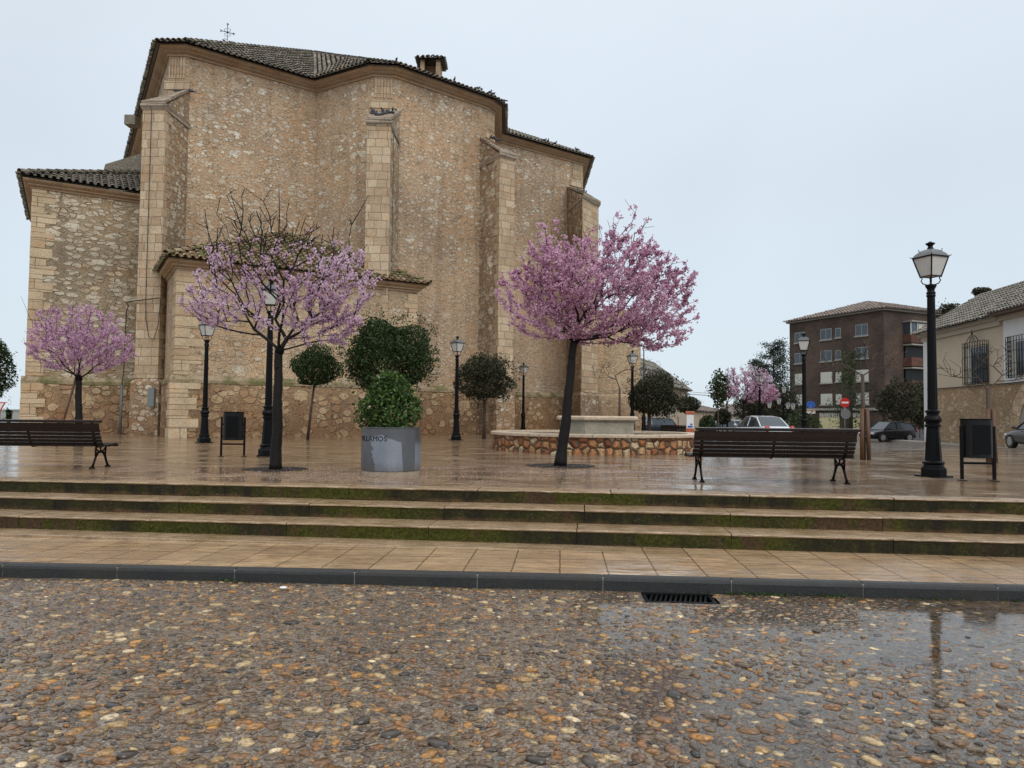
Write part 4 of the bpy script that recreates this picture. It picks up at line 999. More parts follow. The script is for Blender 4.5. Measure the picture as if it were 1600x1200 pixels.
# ------------------------------------------------------------------ fountain
def fountain():
    cx, cy = 2.45, 21.3
    t = thing('fountain', 'low round fountain basin of orange cobble stones with pale coping and raised inner bowl', 'fountain', (cx, cy, 0))
    m = Mat('basin_stones', 0.6, 0.4); co = m.co('UV')
    wob = m.n('ShaderNodeTexNoise'); m.l(co, wob.inputs['Vector']); wob.inputs['Scale'].default_value = 5
    ws = m.n('ShaderNodeVectorMath', operation='SCALE'); m.l(wob.outputs['Color'], ws.inputs[0]); ws.inputs['Scale'].default_value = 0.07
    wa = m.n('ShaderNodeVectorMath', operation='ADD'); m.l(co, wa.inputs[0]); m.l(ws.outputs[0], wa.inputs[1]); V = wa.outputs[0]
    ed = m.vor(V, 4.9, 'DISTANCE_TO_EDGE', rand=0.62); cl = m.sep(m.vor(V, 4.9, 'F1', 'Color', rand=0.62))
    sc = m.ramp(cl[0], [(0, (0.17, 0.065, 0.035)), (0.2, (0.36, 0.13, 0.05)), (0.4, (0.50, 0.27, 0.12)), (0.6, (0.44, 0.19, 0.07)), (0.8, (0.58, 0.42, 0.23)), (1, (0.62, 0.50, 0.34))])
    g = m.noise(m.co(), 18, 5, 0.65); sc = m.mix(1.0, sc, m.ramp(g, [(0.3, (0.55, 0.5, 0.48)), (0.7, (1.25, 1.2, 1.15))]), 'MULTIPLY')
    f = m.rng(ed, 0.05, 0.10); c = m.mix(f, m.ramp(g, [(0.3, (0.045, 0.03, 0.02)), (0.7, (0.12, 0.085, 0.06))]), sc)
    hh = m.math('ADD', m.math('MULTIPLY', m.rng(ed, 0.03, 0.30), 1.0), m.math('MULTIPLY', g, 0.25))
    mat = m.out(c, 0.6, m.bump(hh, 1.0, 0.08))
    n = 64; ro, ri = 3.0, 2.62; vs = []; fs = []; uvs = []
    for k in range(n):
        a = 2*pi*k/n
        for (r_, z) in ((ro, -0.15), (ro, 0.42), (ri, 0.42), (ri, 0.0)): vs.append((r_*cos(a), r_*sin(a), z))
    for k in range(n):
        k2 = (k+1) % n
        for j in range(3):
            fs.append((k*4+j, k2*4+j, k2*4+j+1, k*4+j+1)); u0, u1 = 2*pi*ro*k/n, 2*pi*ro*(k+1)/n
            z0, z1 = ((-0.15, 0.42), (0.42, 0.8), (0.8, 1.2))[j]; uvs += [(u0, z0), (u1, z0), (u1, z1), (u0, z1)]
    mb = MB(); mb.v = vs; mb.f = fs; mb.r = [0.5]*len(fs); mb.build('basin_wall', mat, t, uv=uvs)
    mc = MB(); nst = 22
    for k in range(nst):
        a0, a1 = 2*pi*k/nst+0.002, 2*pi*(k+1)/nst-0.002; vs = []
        seg = 4
        for i in range(seg+1):
            a = a0+(a1-a0)*i/seg
            for (r_, z) in ((ro+0.055, 0.425), (ro+0.055, 0.485), (ro+0.045, 0.50), (ri-0.04, 0.50), (ri-0.05, 0.425)): vs.append((r_*cos(a), r_*sin(a), z))
        fs = [(i*5+j, (i+1)*5+j, (i+1)*5+(j+1) % 5, i*5+(j+1) % 5) for i in range(seg) for j in range(5)]+[(4, 3, 2, 1, 0), tuple(seg*5+j for j in range(5))]
        mc.add(vs, fs)
    mc.build('basin_coping', M['coping'], t)
    w = MB(); w.lathe([(ri-0.02, 0.20), (ri-0.03, 0.201)], n=48); w.build('basin_water', M['water'], t)
    w = MB(); w.lathe([(ri-0.005, -0.02), (ri-0.01, 0.02)], n=48); w.build('basin_floor', M['concrete'], t)
    mb = MB(); mb.lathe([(1.10, 0.021), (1.10, 0.82), (0.9, 0.82)], n=8, rot=pi/8); mb.build('inner_drum', M['drum'], t)
    mb = MB(); mb.lathe([(1.16, 0.82), (1.22, 0.86), (1.22, 0.93), (1.17, 0.965), (0.85, 0.965), (0.85, 0.80)], n=8, rot=pi/8); mb.build('inner_rim', M['coping'], t, bevel=0.008)
def stonem(name, c, mossy=0.3):
    m = Mat(name, 0.5, 0.4); co = m.co(); f = m.noise(co, 9, 6, 0.7); cr = m.rng(m.vor(co, 3.2, 'DISTANCE_TO_EDGE'), 0.0, 0.03, 1, 0)
    cc = m.ramp(f, [(0.3, tuple(x*0.7 for x in c)), (0.5, c), (0.75, tuple(x*1.15 for x in c))])
    cc = m.mix(m.rng(m.noise(co, 2.2, 4), 0.45, 0.62, 0, mossy), cc, (0.16, 0.16, 0.09))
    return m.out(cc, 0.45, m.bump(m.math('ADD', f, m.math('MULTIPLY', cr, -0.6)), 0.5, 0.03))
M['coping'] = stonem('pale_coping_stone', (0.52, 0.41, 0.30), 0.12); M['drum'] = stonem('grey_drum_stone', (0.37, 0.32, 0.25), 0.3)
fountain()

# ------------------------------------------------------------------ trees
def grow(fork, targets, up=0.25, step=0.16, wlen=0.35, seed=1, straight=0.85):
    """join targets to the tree one by one, nearest first; returns nodes, parents"""
    rg = np.random.default_rng(seed)
    N = [np.array(fork, float)]; par = [-1]; plen = [0.0]
    T = np.array(targets); T = T[np.argsort(np.linalg.norm(T-N[0], axis=1))]
    arr = np.zeros((20000, 3)); arr[0] = N[0]; cnt = 1; pl = np.zeros(20000)
    for t in T:
        d = np.linalg.norm(arr[:cnt]-t, axis=1)
        # prefer attachment points lower than the target, so that twigs rise
        lowpen = np.maximum(0, arr[:cnt, 2]-t[2]+0.05)*2.0
        k = int(np.argmin(d+wlen*pl[:cnt]+lowpen)); a = arr[k].copy(); L = d[k]
        if L < 0.04: continue
        n = max(1, int(L/step)); prev = k
        mid = np.array([0, 0, 1.0])*L*(-0.04)*(1 if up > 0 else 0)+rg.normal(0, 0.035, 3)*L
        for i in range(1, n+1):
            s = i/n; p = a+(t-a)*s+mid*4*s*(1-s)*0.5
            if cnt >= 19990: break
            arr[cnt] = p; par.append(prev); pl[cnt] = pl[prev]+L/n; prev = cnt; cnt += 1
    return arr[:cnt], np.array(par), pl[:cnt]
def tree_mesh(nodes, par, r_tip, r_base, expo=2.3, sides=5):
    n = len(nodes); kids = [[] for _ in range(n)]
    for i in range(1, n): kids[par[i]].append(i)
    w = np.zeros(n)
    for i in range(n-1, -1, -1):
        if not kids[i]: w[i] = r_tip**expo
        if par[i] >= 0: w[par[i]] += w[i]
    r = w**(1/expo); sc = r_base/max(r[0], 1e-6)
    r = r_tip+(r-r_tip)*min(sc, 3) if sc < 1 else r*1.0
    r = np.minimum(r, r_base); r = np.maximum(r, r_tip)
    m = MB(); 
    starts = [(0, None)]
    while starts:
        i, fr = starts.pop(); path = []; rad = []
        if fr is not None: path.append(nodes[fr]); rad.append(min(r[i]*1.15, r[fr]))
        while True:
            path.append(nodes[i]); rad.append(r[i])
            if not kids[i]: break
            ks = sorted(kids[i], key=lambda q_: -w[q_])
            for q_ in ks[1:]: starts.append((q_, i))
            i = ks[0]
        if len(path) > 1: m.tube(path, rad, 8 if max(rad) > 0.03 else sides if max(rad) > 0.012 else 4, cap=False)
    return m, r
def quads(P, size, rg, aspect=1.0, droop=0.0, cup=0.25, cross=False):
    n = len(P); a = rg.normal(0, 1, (n, 3)); a[:, 2] -= droop; a /= np.linalg.norm(a, axis=1)[:, None]
    b = rg.normal(0, 1, (n, 3)); b -= (b*a).sum(1)[:, None]*a; b /= np.linalg.norm(b, axis=1)[:, None]
    c = np.cross(a, b); s = size*rg.uniform(0.65, 1.3, n)[:, None]
    A = P-a*s; B = P+b*s*aspect+c*s*cup; Cc = P+a*s; D = P-b*s*aspect+c*s*cup
    V = np.stack([A, B, Cc, D], 1).reshape(-1, 3); F = np.arange(4*n).reshape(-1, 4)
    if cross:   # a second petal plane
        A2 = P-c*s; B2 = P+b*s*0.8+a*s*cup; C2 = P+c*s; D2 = P-b*s*0.8+a*s*cup
        V = np.concatenate([V, np.stack([A2, B2, C2, D2], 1).reshape(-1, 3)]); F = np.arange(8*n).reshape(-1, 4)
    return V, F

def blossom_tree(name, label, loc, trunk_h, lean, crown, n_t, n_b, mat, bark='bark_black', r_trunk=0.075, seed=3, density=None, bsize=0.017, group=None, rtip=0.0035, upright=0.0, whips=0, wlen=0.5):
    """crown: list of (cx, cy, cz, rx, ry, rz) lobes in tree coordinates"""
    rg = np.random.default_rng(seed); t = thing(name, label, 'tree', loc, 0, group)
    T = []
    vol = np.array([c[3]*c[4]*c[5] for c in crown]); vol = vol/vol.sum()
    fork = np.array([lean[0], lean[1], trunk_h])
    while len(T) < n_t:
        c = crown[rg.choice(len(crown), p=vol)]; p = rg.normal(0, 1, 3); p /= np.linalg.norm(p); rr = rg.random()**(1/2.7)
        q_ = np.array(c[:3])+p*rr*np.array(c[3:6])
        if q_[2] < trunk_h+0.03-0.14*np.hypot(q_[0]-lean[0], q_[1]-lean[1]): continue
        T.append(q_)
    nodes, par, pl = grow(fork, T, seed=seed, wlen=wlen)
    # long bare whips shooting up out of the top
    m, r = tree_mesh(nodes, par, rtip, r_trunk*0.62)
    # trunk
    tp = []; tr = []
    for i in range(23):
        s = i/22; tp.append((lean[0]*s+0.012*sin(5*s)+0.006*sin(17*s+seed), lean[1]*s+0.008*sin(9*s), trunk_h*s)); tr.append(r_trunk*(1.28-0.42*s+0.30*max(0, 0.12-s)/0.12)*(1+rg.uniform(-0.05, 0.06)))
    tm = MB(); tm.tube(tp, tr, 12)
    for kz, ka in ((0.55, 0.4), (0.78, 2.6), (0.86, 4.4)): tm.ball((lean[0]*kz+r_trunk*0.85*cos(ka), lean[1]*kz+r_trunk*0.85*sin(ka), trunk_h*kz), (r_trunk*0.35, r_trunk*0.35, r_trunk*0.5), 8, 5); tm.ball((lean[0], lean[1], trunk_h), (r_trunk*1.1, r_trunk*1.1, r_trunk*1.3), 10, 6)
    tm.build('trunk', M[bark], t, smooth=True)
    if whips:
        wm = m
        top = [i for i in range(len(nodes)) if nodes[i][2] > trunk_h+0.55*(crown[0][2]+crown[0][5]-trunk_h) and r[i] < 0.012]
        for k in range(whips):
            i = top[int(rg.integers(len(top)))]; p = nodes[i]; o_ = (p-fork); o_[2] = abs(o_[2])+0.4; o_ /= np.linalg.norm(o_); o_ += rg.normal(0, 0.12, 3); L = rg.uniform(0.35, 0.85)
            wm.tube([p, p+o_*L*0.5+np.array([0, 0, 0.02]), p+o_*L+np.array([0, 0, 0.06])], [rtip*1.6, rtip*1.2, rtip*0.7], 4, cap=False)
    bo = m.build('branches', M[bark], t)
    thin = np.where(r < 0.012)[0]; wgt = np.ones(len(thin))
    if density is not None: wgt = np.array([density(nodes[i]) for i in thin])
    wgt = wgt/wgt.sum(); idx = rg.choice(thin, n_b//10, p=wgt)
    s = rg.random(len(idx))[:, None]; P = nodes[idx]*s+nodes[par[idx]]*(1-s)
    P = np.repeat(P, 10, 0)+rg.normal(0, bsize*1.35, (len(idx)*10, 3))
    P = P[rg.random(len(P)) < 0.96]; V, F = quads(P, bsize, rg, 0.9, cup=0.35, cross=True)
    cl = np.sin(P[:, 0]*2.3+P[:, 2]*3.1+1)*0.12+rg.random(len(P))*0.85+0.08
    o = np_obj('blossom', V, F, M[mat], t, rnd=np.clip(np.concatenate([cl, cl]), 0, 1)); o['kind'] = 'stuff'
    return t
def soilpatch(x, y, r=0.62, label='dark wet soil ring at the foot of a plum tree'):
    vs = [(0, 0, 0.008)]; n = 30
    for k in range(n):
        a = 2*pi*k/n; q_ = r*(1+R.uniform(-0.07, 0.07)); vs.append((q_*cos(a), q_*sin(a), 0.0045))
    m = MB(); m.add(vs, [(0, k+1, (k+1) % n+1) for k in range(n)])
    o = m.build('soil_patch', M['soil']); o.location = (x, y, gz(x, y)); tag(o, kind='structure'); return o

# left small full tree
blossom_tree('plum_tree', 'small round pink blossoming plum tree behind the left bench', (-11.85, 20.2, 0), 1.85, (-0.05, 0), [(-0.05, 0, 2.95, 1.42, 1.35, 0.98), (0.6, 0.1, 2.75, 0.85, 0.8, 0.6), (-0.7, 0, 2.7, 0.8, 0.8, 0.6)], 520, 17000, 'blossom', r_trunk=0.085, seed=5, bsize=0.020, whips=10)
st = MB(); st.tube([(-12.42, 20.15, 0), (-11.95, 20.2, 2.0)], 0.03, 7)
o = st.build('tree_stake', M['stake'], smooth=True); tag(o, 'leaning brown wooden stake beside the left pink tree', 'tree stake')
# middle tree: bare whips above, blossom low and around
def densM(p):
    rel = (p[2]-2.0)/2.6
    side = abs(p[0])/1.7
    return max(0.04, 1.25-1.35*rel+0.5*side*(rel < 0.7)+(0.3 if p[0] > 0.2 and rel < 0.72 else 0))**2.1
blossom_tree('plum_tree', 'black trunked plum tree with sparse pale blossom and bare upper twigs, left of the planter', (-4.01, 12.55, 0), 2.02, (0.03, 0), [(0.0, 0, 3.35, 1.45, 1.2, 1.05), (1.05, 0, 3.2, 0.75, 0.7, 0.70), (-0.95, 0, 2.95, 0.75, 0.7, 0.60), (0.85, 0, 2.6, 0.70, 0.7, 0.5), (-0.50, 0, 4.10, 0.95, 0.7, 0.80), (0.75, 0, 3.95, 0.75, 0.7, 0.5)], 820, 12600, 'blossom_pale', r_trunk=0.074, seed=8, density=densM, whips=5, rtip=0.0066, bsize=0.0185, wlen=0.40)
soilpatch(-4.01, 12.6, 0.52)
def densR(p): return 0.25+1.0*(p[2] < 4.4)+0.3*(p[0] < 0)
blossom_tree('plum_tree', 'largest pink blossoming plum tree with leaning black trunk in front of the fountain', (0.93, 14.1, 0), 2.42, (0.27, 0.05), [(0.72, 0, 3.5, 1.5, 1.3, 1.25), (-0.42, 0, 3.3, 0.85, 0.8, 0.85), (1.95, 0, 3.2, 0.80, 0.8, 1.0), (1.3, 0, 4.5, 0.65, 0.6, 0.75), (-0.1, 0, 4.15, 0.65, 0.6, 0.62), (1.5, 0, 2.62, 0.95, 0.7, 0.42), (0.0, 0, 2.5, 0.5, 0.5, 0.3)], 1100, 36000, 'blossom_deep', r_trunk=0.082, seed=21, density=densR, whips=0, bsize=0.0205, rtip=0.0042)
soilpatch(0.95, 14.15, 0.66)
for k, (u, Y, th, cr, nt, nb, mt, lb) in enumerate([
    (1163, 40, 2.25, [(0.1, 0, 3.35, 1.55, 1.3, 1.0)], 230, 3300, 'blossom_pale', 'distant dark forked plum tree with thin pale pink blossom, left of the iron lamp'),
    (1191, 44, 2.2, [(0, 0, 3.1, 1.05, 1.0, 0.75)], 150, 4800, 'blossom_deep', 'distant deep pink plum tree behind the iron lamp and the silver car')]):
    x = at(u, 650, Y)[0]
    blossom_tree('plum_tree', lb, (x, Y, gz(x, Y)), th, (0, 0), cr, nt, nb, mt, r_trunk=0.09, seed=31+k, bsize=0.032, rtip=0.008)

def petals(cx, cy, rad, n, seed):
    rg = np.random.default_rng(seed); P = np.stack([cx+rg.normal(0, rad, n), cy+rg.normal(0, rad*0.6, n), np.full(n, 0.007)], 1)
    P = P[(P[:, 1] > 9.5-0.096*P[:, 0]+0.05)]
    n = len(P); a = rg.uniform(0, 6.28, n); s_ = rg.uniform(0.006, 0.013, n); V = []
    for k in range(4): V.append(P+np.stack([s_*np.cos(a+k*pi/2), s_*0.7*np.sin(a+k*pi/2), rg.uniform(-0.001, 0.004, n)], 1))
    o = np_obj('fallen_petals', np.stack(V, 1).reshape(-1, 3), np.arange(4*n).reshape(-1, 4), M['blossom_pale'], rnd=rg.random(n))
    tag(o, 'pale plum petals scattered on the wet paving', kind='stuff')
def kerb_weeds():
    rg = np.random.default_rng(9); Ps = []
    for cx, w_, n in ((1.75, 0.25, 220), (2.4, 0.12, 90), (4.3, 0.30, 160), (-3.1, 0.10, 50), (-5.6, 0.15, 60), (3.2, 0.2, 60)):
        Ps.append(np.stack([cx+rg.normal(0, w_, n), YK-0.012-np.abs(rg.normal(0, 0.02, n)), STR+0.004+np.abs(rg.normal(0, 0.009, n))], 1))
    P = np.concatenate(Ps); V, F = quads(P, 0.011, rg, 0.4, cup=0.3); o = np_obj('kerb_weeds', V, F, M['leaf_bright'], rnd=rg.random(len(P))*0.85); place_street(o)
    tag(o, 'tiny green weeds and moss growing at the foot of the kerb', kind='stuff')
kerb_weeds()
def scrap():
    m = MB(); n = 9; pts = [(0.05*cos(2*pi*k/n)*R.uniform(0.5, 1), 0.035*sin(2*pi*k/n)*R.uniform(0.5, 1), R.uniform(0.0, 0.018)) for k in range(n)]
    m.add([(0, 0, 0.022)]+pts, [(0, k+1, (k+1) % n+1) for k in range(n)]); m.add([(0, 0, 0.019)]+[(x, y, z-0.002) for x, y, z in pts], [(0, (k+1) % n+1, k+1) for k in range(n)])
    o = m.build('paper_scrap', M['white']); p = at(444, 921, 6.62); o.location = (p[0], 6.62, STR+0.010); tag(o, 'crumpled white paper scrap lying on the pebbles near the kerb at the left', 'litter')
scrap()
petals(-3.2, 11.3, 1.8, 1500, 3); petals(1.2, 12.8, 2.0, 1500, 4)
def lumpy(rg, n, rad, k=0.16, fill=5.0, flat=0.0):
    P = rg.normal(0, 1, (n, 3)); P /= np.linalg.norm(P, axis=1)[:, None]
    ph = rg.uniform(0, 6.28, 8); fr = rg.normal(0, 3.2, (8, 3))
    b = sum(np.sin(P@fr[i]+ph[i]) for i in range(8))/8*2
    rr = (rg.random(n)**(1/fill))*(1+k*b)
    P = P*rr[:, None]
    if flat: P[:, 2] = np.where(P[:, 2] < -flat, -flat+0.25*(P[:, 2]+flat), P[:, 2])
    return P*np.array(rad)
def leaf_tree(name, label, loc, trunk_h, crown_c, rad, nleaf, lsize, mat='leaf', bark='bark_grey', r_trunk=0.05, seed=1, k=0.16, fill=4.0, flat=0.0, lean=(0, 0), cat='tree', shoots=0.04, aspect=0.5):
    rg = np.random.default_rng(seed); t = thing(name, label, cat, loc)
    cc = np.array(crown_c)
    if trunk_h > 0:
        tm = MB(); top = (lean[0], lean[1], trunk_h); tm.tube([(0, 0, -0.05), (lean[0]*0.45, lean[1]*0.45, trunk_h*0.5), top], [r_trunk*1.3, r_trunk, r_trunk*0.85], 8)
        tm.build('trunk', M[bark], t, smooth=True)
    Tg = cc+lumpy(rg, 90, np.array(rad)*0.92, k, 4.0, flat)
    nodes, par, pl = grow((lean[0], lean[1], max(trunk_h, 0.02)), Tg, seed=seed)
    m, r = tree_mesh(nodes, par, 0.005, r_trunk*0.7); m.build('branches', M[bark], t)
    P = cc+lumpy(rg, nleaf, rad, k, fill, flat)
    # clumps of slightly longer shoots break the outline
    ns = int(nleaf*shoots); Q = cc+lumpy(rg, max(ns//6, 1), np.array(rad)*1.12, k, 25.0, flat); Q = np.repeat(Q, 6, 0)+rg.normal(0, lsize*1.6, (max(ns//6, 1)*6, 3))
    P = np.concatenate([P, Q]); keepm = rg.random(len(P)) > 0.0; P = P[keepm]
    # open gaps
    gp = sum(np.sin(P@rg.normal(0, 5.0/max(rad[0], .3), 3)+rg.uniform(0, 6.28)) for _ in range(5))/5
    P = P[gp > -0.50]
    V, F = quads(P, lsize, rg, aspect, cup=0.2)
    o = np_obj('crown', V, F, M[mat], t, rnd=rg.random(len(P))); o['kind'] = 'stuff'
    return t
leaf_tree('clipped_tree', 'small dark green lollipop tree with thin leaning trunk between the plum tree and the planter', (-7.38, 26.7, 0), 1.95, (0.28, 0, 2.62), (0.88, 0.85, 0.72), 8500, 0.044, 'leaf', 'bark_brown', 0.045, 41, 0.2, flat=0.75, lean=(0.2, 0))
leaf_tree('clipped_tree', 'largest dark green clipped round tree, behind the planter', (-4.2, 23.5, 0), 1.9, (0.22, 0, 2.82), (1.42, 1.32, 1.18), 24000, 0.044, 'leaf', 'bark_brown', 0.06, 42, 0.22, shoots=0.10)
leaf_tree('clipped_tree', 'dusky brownish green round tree right of the wall lamp beside the church', (-1.1, 29.6, 0), 1.55, (0.05, 0, 2.45), (1.15, 1.1, 0.92), 10500, 0.048, 'leaf_dark', 'bark_brown', 0.06, 43, 0.3, shoots=0.1)
leaf_tree('clipped_tree', 'dense dark spreading tree left of the hipped roof house, behind the fountain', (6.35, 34, gz(6.35, 34)), 1.3, (0.25, 0, 1.98), (1.16, 1.1, 0.92), 13000, 0.055, 'leaf_dark', 'bark_brown', 0.09, 44, 0.34, shoots=0.1)
x = at(1074, 650, 42)[0]; leaf_tree('clipped_tree', 'small dusky round tree above the orange information board', (x, 42, gz(x, 42)), 1.35, (0.05, 0, 1.95), (0.68, 0.65, 0.5), 2500, 0.06, 'leaf_dark', 'bark_brown', 0.05, 45)
x = at(1129, 650, 43)[0]; leaf_tree('clipped_tree', 'small olive green tree behind the thin young tree', (x, 43, gz(x, 43)), 1.1, (0, 0, 1.5), (0.52, 0.5, 0.42), 1800, 0.06, 'leaf_dark', 'bark_brown', 0.04, 46)
x = at(1105, 655, 39)[0]; leaf_tree('round_bush', 'round dark green bush right of the orange information board', (x, 39, gz(x, 39)), 0.0, (0, 0, 0.70), (0.46, 0.45, 0.70), 2600, 0.05, 'leaf', 'bark_brown', 0.03, 47, 0.1, cat='bush')
x = at(1255, 655, 47)[0]; leaf_tree('round_bush', 'wide green bush at the foot of the brick building behind the lamp', (x, 47, gz(x, 47)), 0.0, (0, 0, 1.0), (1.15, 0.8, 1.0), 3500, 0.06, 'leaf', 'bark_brown', 0.03, 48, 0.15, cat='bush')
# thin young evergreen with pink branches beyond
x = at(1122, 600, 38)[0]; leaf_tree('young_tree', 'thin young tree with sparse green leaves in front of the far pink blossom', (x, 38, gz(x, 38)), 1.7, (0.05, 0, 2.75), (0.50, 0.45, 0.95), 1300, 0.06, 'leaf', 'bark_brown', 0.035, 49, 0.25, fill=3.0, aspect=0.7)
x = at(1136, 600, 43)[0]; blossom_tree('plum_tree', 'small distant pink plum tree overlapping the thin young green tree', (x, 43, gz(x, 43)), 2.3, (0, 0), [(0, 0, 3.1, 0.85, 0.8, 0.55)], 90, 2200, 'blossom_deep', r_trunk=0.05, seed=52, bsize=0.032, rtip=0.007)
# far evergreens
def conifer(label, u, Y, vtop, wpx, seed, nleaf=5200, mat='leaf_fir', dens=1.0):
    rg = np.random.default_rng(seed); p = at(u, vtop, Y); zt = p[2]; g = gz(p[0], Y) if Y < 60 else -0.65; Hh = zt-g; wd = wpx/1150*Y/2
    t = thing('conifer', label, 'tree', (p[0], Y, g))
    m = MB(); m.tube([(0, 0, -0.1), (0.05, 0, Hh*0.55), (0, 0, Hh*0.97)], [0.20, 0.12, 0.02], 8); m.build('trunk', M['bark_grey'], t, smooth=True)
    b = MB(); Ps = []
    nb = 60
    for i in range(nb):
        s = 0.10+0.88*(i/nb)**0.9; z = Hh*s; a = rg.uniform(0, 6.28); L = wd*1.35*(0.40+0.75*(1-s)**0.6)*rg.uniform(0.55, 1.15)
        tip = np.array([L*cos(a), L*sin(a), z+L*0.12]); o_ = np.array([0, 0, z-L*0.05])
        b.tube([o_, (o_+tip)/2+np.array([0, 0, 0.08]), tip], [0.035, 0.02, 0.008], 4, cap=False)
        k = int(nleaf/nb); s_ = rg.uniform(0.15, 1.05, k)[:, None]
        Ps.append(o_+(tip-o_)*s_+rg.normal(0, 1, (k, 3))*np.array([0.26, 0.26, 0.17])*(0.5+L*0.35))
    b.build('branches', M['bark_grey'], t)
    P = np.concatenate(Ps); V, F = quads(P, 0.095*Y/75, rg, 0.45, cup=0.2)
    o = np_obj('crown', V, F, M[mat], t, rnd=rg.random(len(P))); o['kind'] = 'stuff'
conifer('tall open dark green conifer left of the brick building', 1208, 72, 532, 58, 61, 9500)
conifer('shorter dark conifer just left of the tall one, behind the pink trees', 1186, 80, 560, 40, 62, 6500)
conifer('narrow dark evergreen in front of the brick wall, behind the bare staked tree', 1328, 62, 545, 50, 63, 3400, 'leaf')
def fartree(label, u, Y, vt, vb, wpx, seed, mat='leaf_dark', n=3800, name='far_tree'):
    a = at(u, vt, Y); b = at(u, vb, Y); g = -0.65 if Y > 45 else gz(a[0], Y); w = wpx/1150*Y/2; hc = (a[2]-b[2])/2
    leaf_tree(name, label, (a[0], Y, g), max(0.3, b[2]-g+0.1), (0, 0, (a[2]+b[2])/2-g), (w, w*0.85, hc), n, 0.0024*Y**0.92, mat, 'bark_brown', 0.09, seed, 0.24, fill=3.2)
fartree('dark bushy tree between the silver car and the conifers', 1178, 66, 612, 664, 62, 71)
fartree('dark bushy tree right behind the many armed lamp post', 1222, 68, 606, 664, 52, 72)
fartree('dark bushy tree against the brick building above the black car', 1402, 60, 592, 664, 62, 73)
fartree('dark tree between the brick building and the right hand house', 1436, 66, 600, 668, 40, 74)
fartree('dark leafy tree at the far left edge beside the church corner', -2, 46, 520, 632, 52, 75, 'leaf', 4200)
fartree('low dark shrub at the foot of the left church corner', 14, 40, 640, 660, 8, 76, 'leaf', 500, 'shrub')
fartree('flat topped dark tree peeking over the roof of the right hand house', 1534, 75, 449, 463, 32, 77, 'leaf_dark', 900)
fartree('flat dark tree showing between the brick building and the right house roof', 1483, 80, 475, 492, 32, 78, 'leaf_dark', 900)

def bare_tree(label, loc, trunk_h, lobes, n, seed, r_trunk=0.047, bark='bark_brown', stakes=True, lean=(0, 0)):
    rg = np.random.default_rng(seed); t = thing('bare_tree', label, 'tree', loc)
    T = []
    for c in lobes:
        for i in range(n):
            p = rg.normal(0, 1, 3); p /= np.linalg.norm(p); T.append(np.array(c[:3])+p*rg.random()**0.4*np.array(c[3:6]))
    nodes, par, pl = grow((lean[0], lean[1], trunk_h), T, seed=seed, wlen=0.15)
    m, r = tree_mesh(nodes, par, 0.0055, r_trunk*0.42); m.build('branches', M[bark], t)
    tm = MB(); tm.tube([(0, 0, -0.03), (lean[0]*0.3, 0, trunk_h*0.5), (lean[0], lean[1], trunk_h)], [r_trunk*1.2, r_trunk, r_trunk*0.8], 9); tm.build('trunk', M[bark], t, smooth=True)
    return t
bare_tree('leafless grey young tree held between two tall brown stakes, right of the long bench', (8.3, 17.4, gz(8.3, 17.4)), 1.98, [(-0.7, 0, 2.45, 0.55, 0.5, 0.35), (0.65, 0, 2.5, 0.5, 0.5, 0.35), (0, 0, 2.7, 0.35, 0.4, 0.25)], 50, 81)
bare_tree('leafless grey young tree with wide low branches behind the right litter bin', (11.0, 17.0, gz(11, 17)), 1.65, [(-0.85, 0, 2.25, 0.65, 0.5, 0.40), (0.8, 0, 2.15, 0.6, 0.5, 0.35), (0.1, 0, 2.45, 0.4, 0.4, 0.3)], 36, 82)
bare_tree('leafless brown tree with thin spreading twigs behind the fountain', (4.1, 28.0, gz(4.1, 28)), 2.05, [(-0.65, 0, 2.75, 0.6, 0.5, 0.4), (0.9, 0, 2.9, 0.7, 0.5, 0.45)], 55, 83, bark='bark_brown')
def stake_pair(x, y, h, lbl):
    m = MB(); g = gz(x, y)
    for dx, side in ((-0.08, 'left'), (0.08, 'right')):
        m = MB(); m.tube([(x+dx, y-0.1, g-0.02), (x+dx*0.75, y-0.08, g+h)], 0.05, 8)
        o = m.build('tree_stake', M['stake'], smooth=True); tag(o, '%s of the two brown posts holding %s' % (side, lbl), 'tree stake', 'brown posts holding young trees')
stake_pair(8.3, 17.4, 1.2, 'the bare tree beside the long bench'); stake_pair(11.0, 17.0, 1.22, 'the bare tree behind the right litter bin')

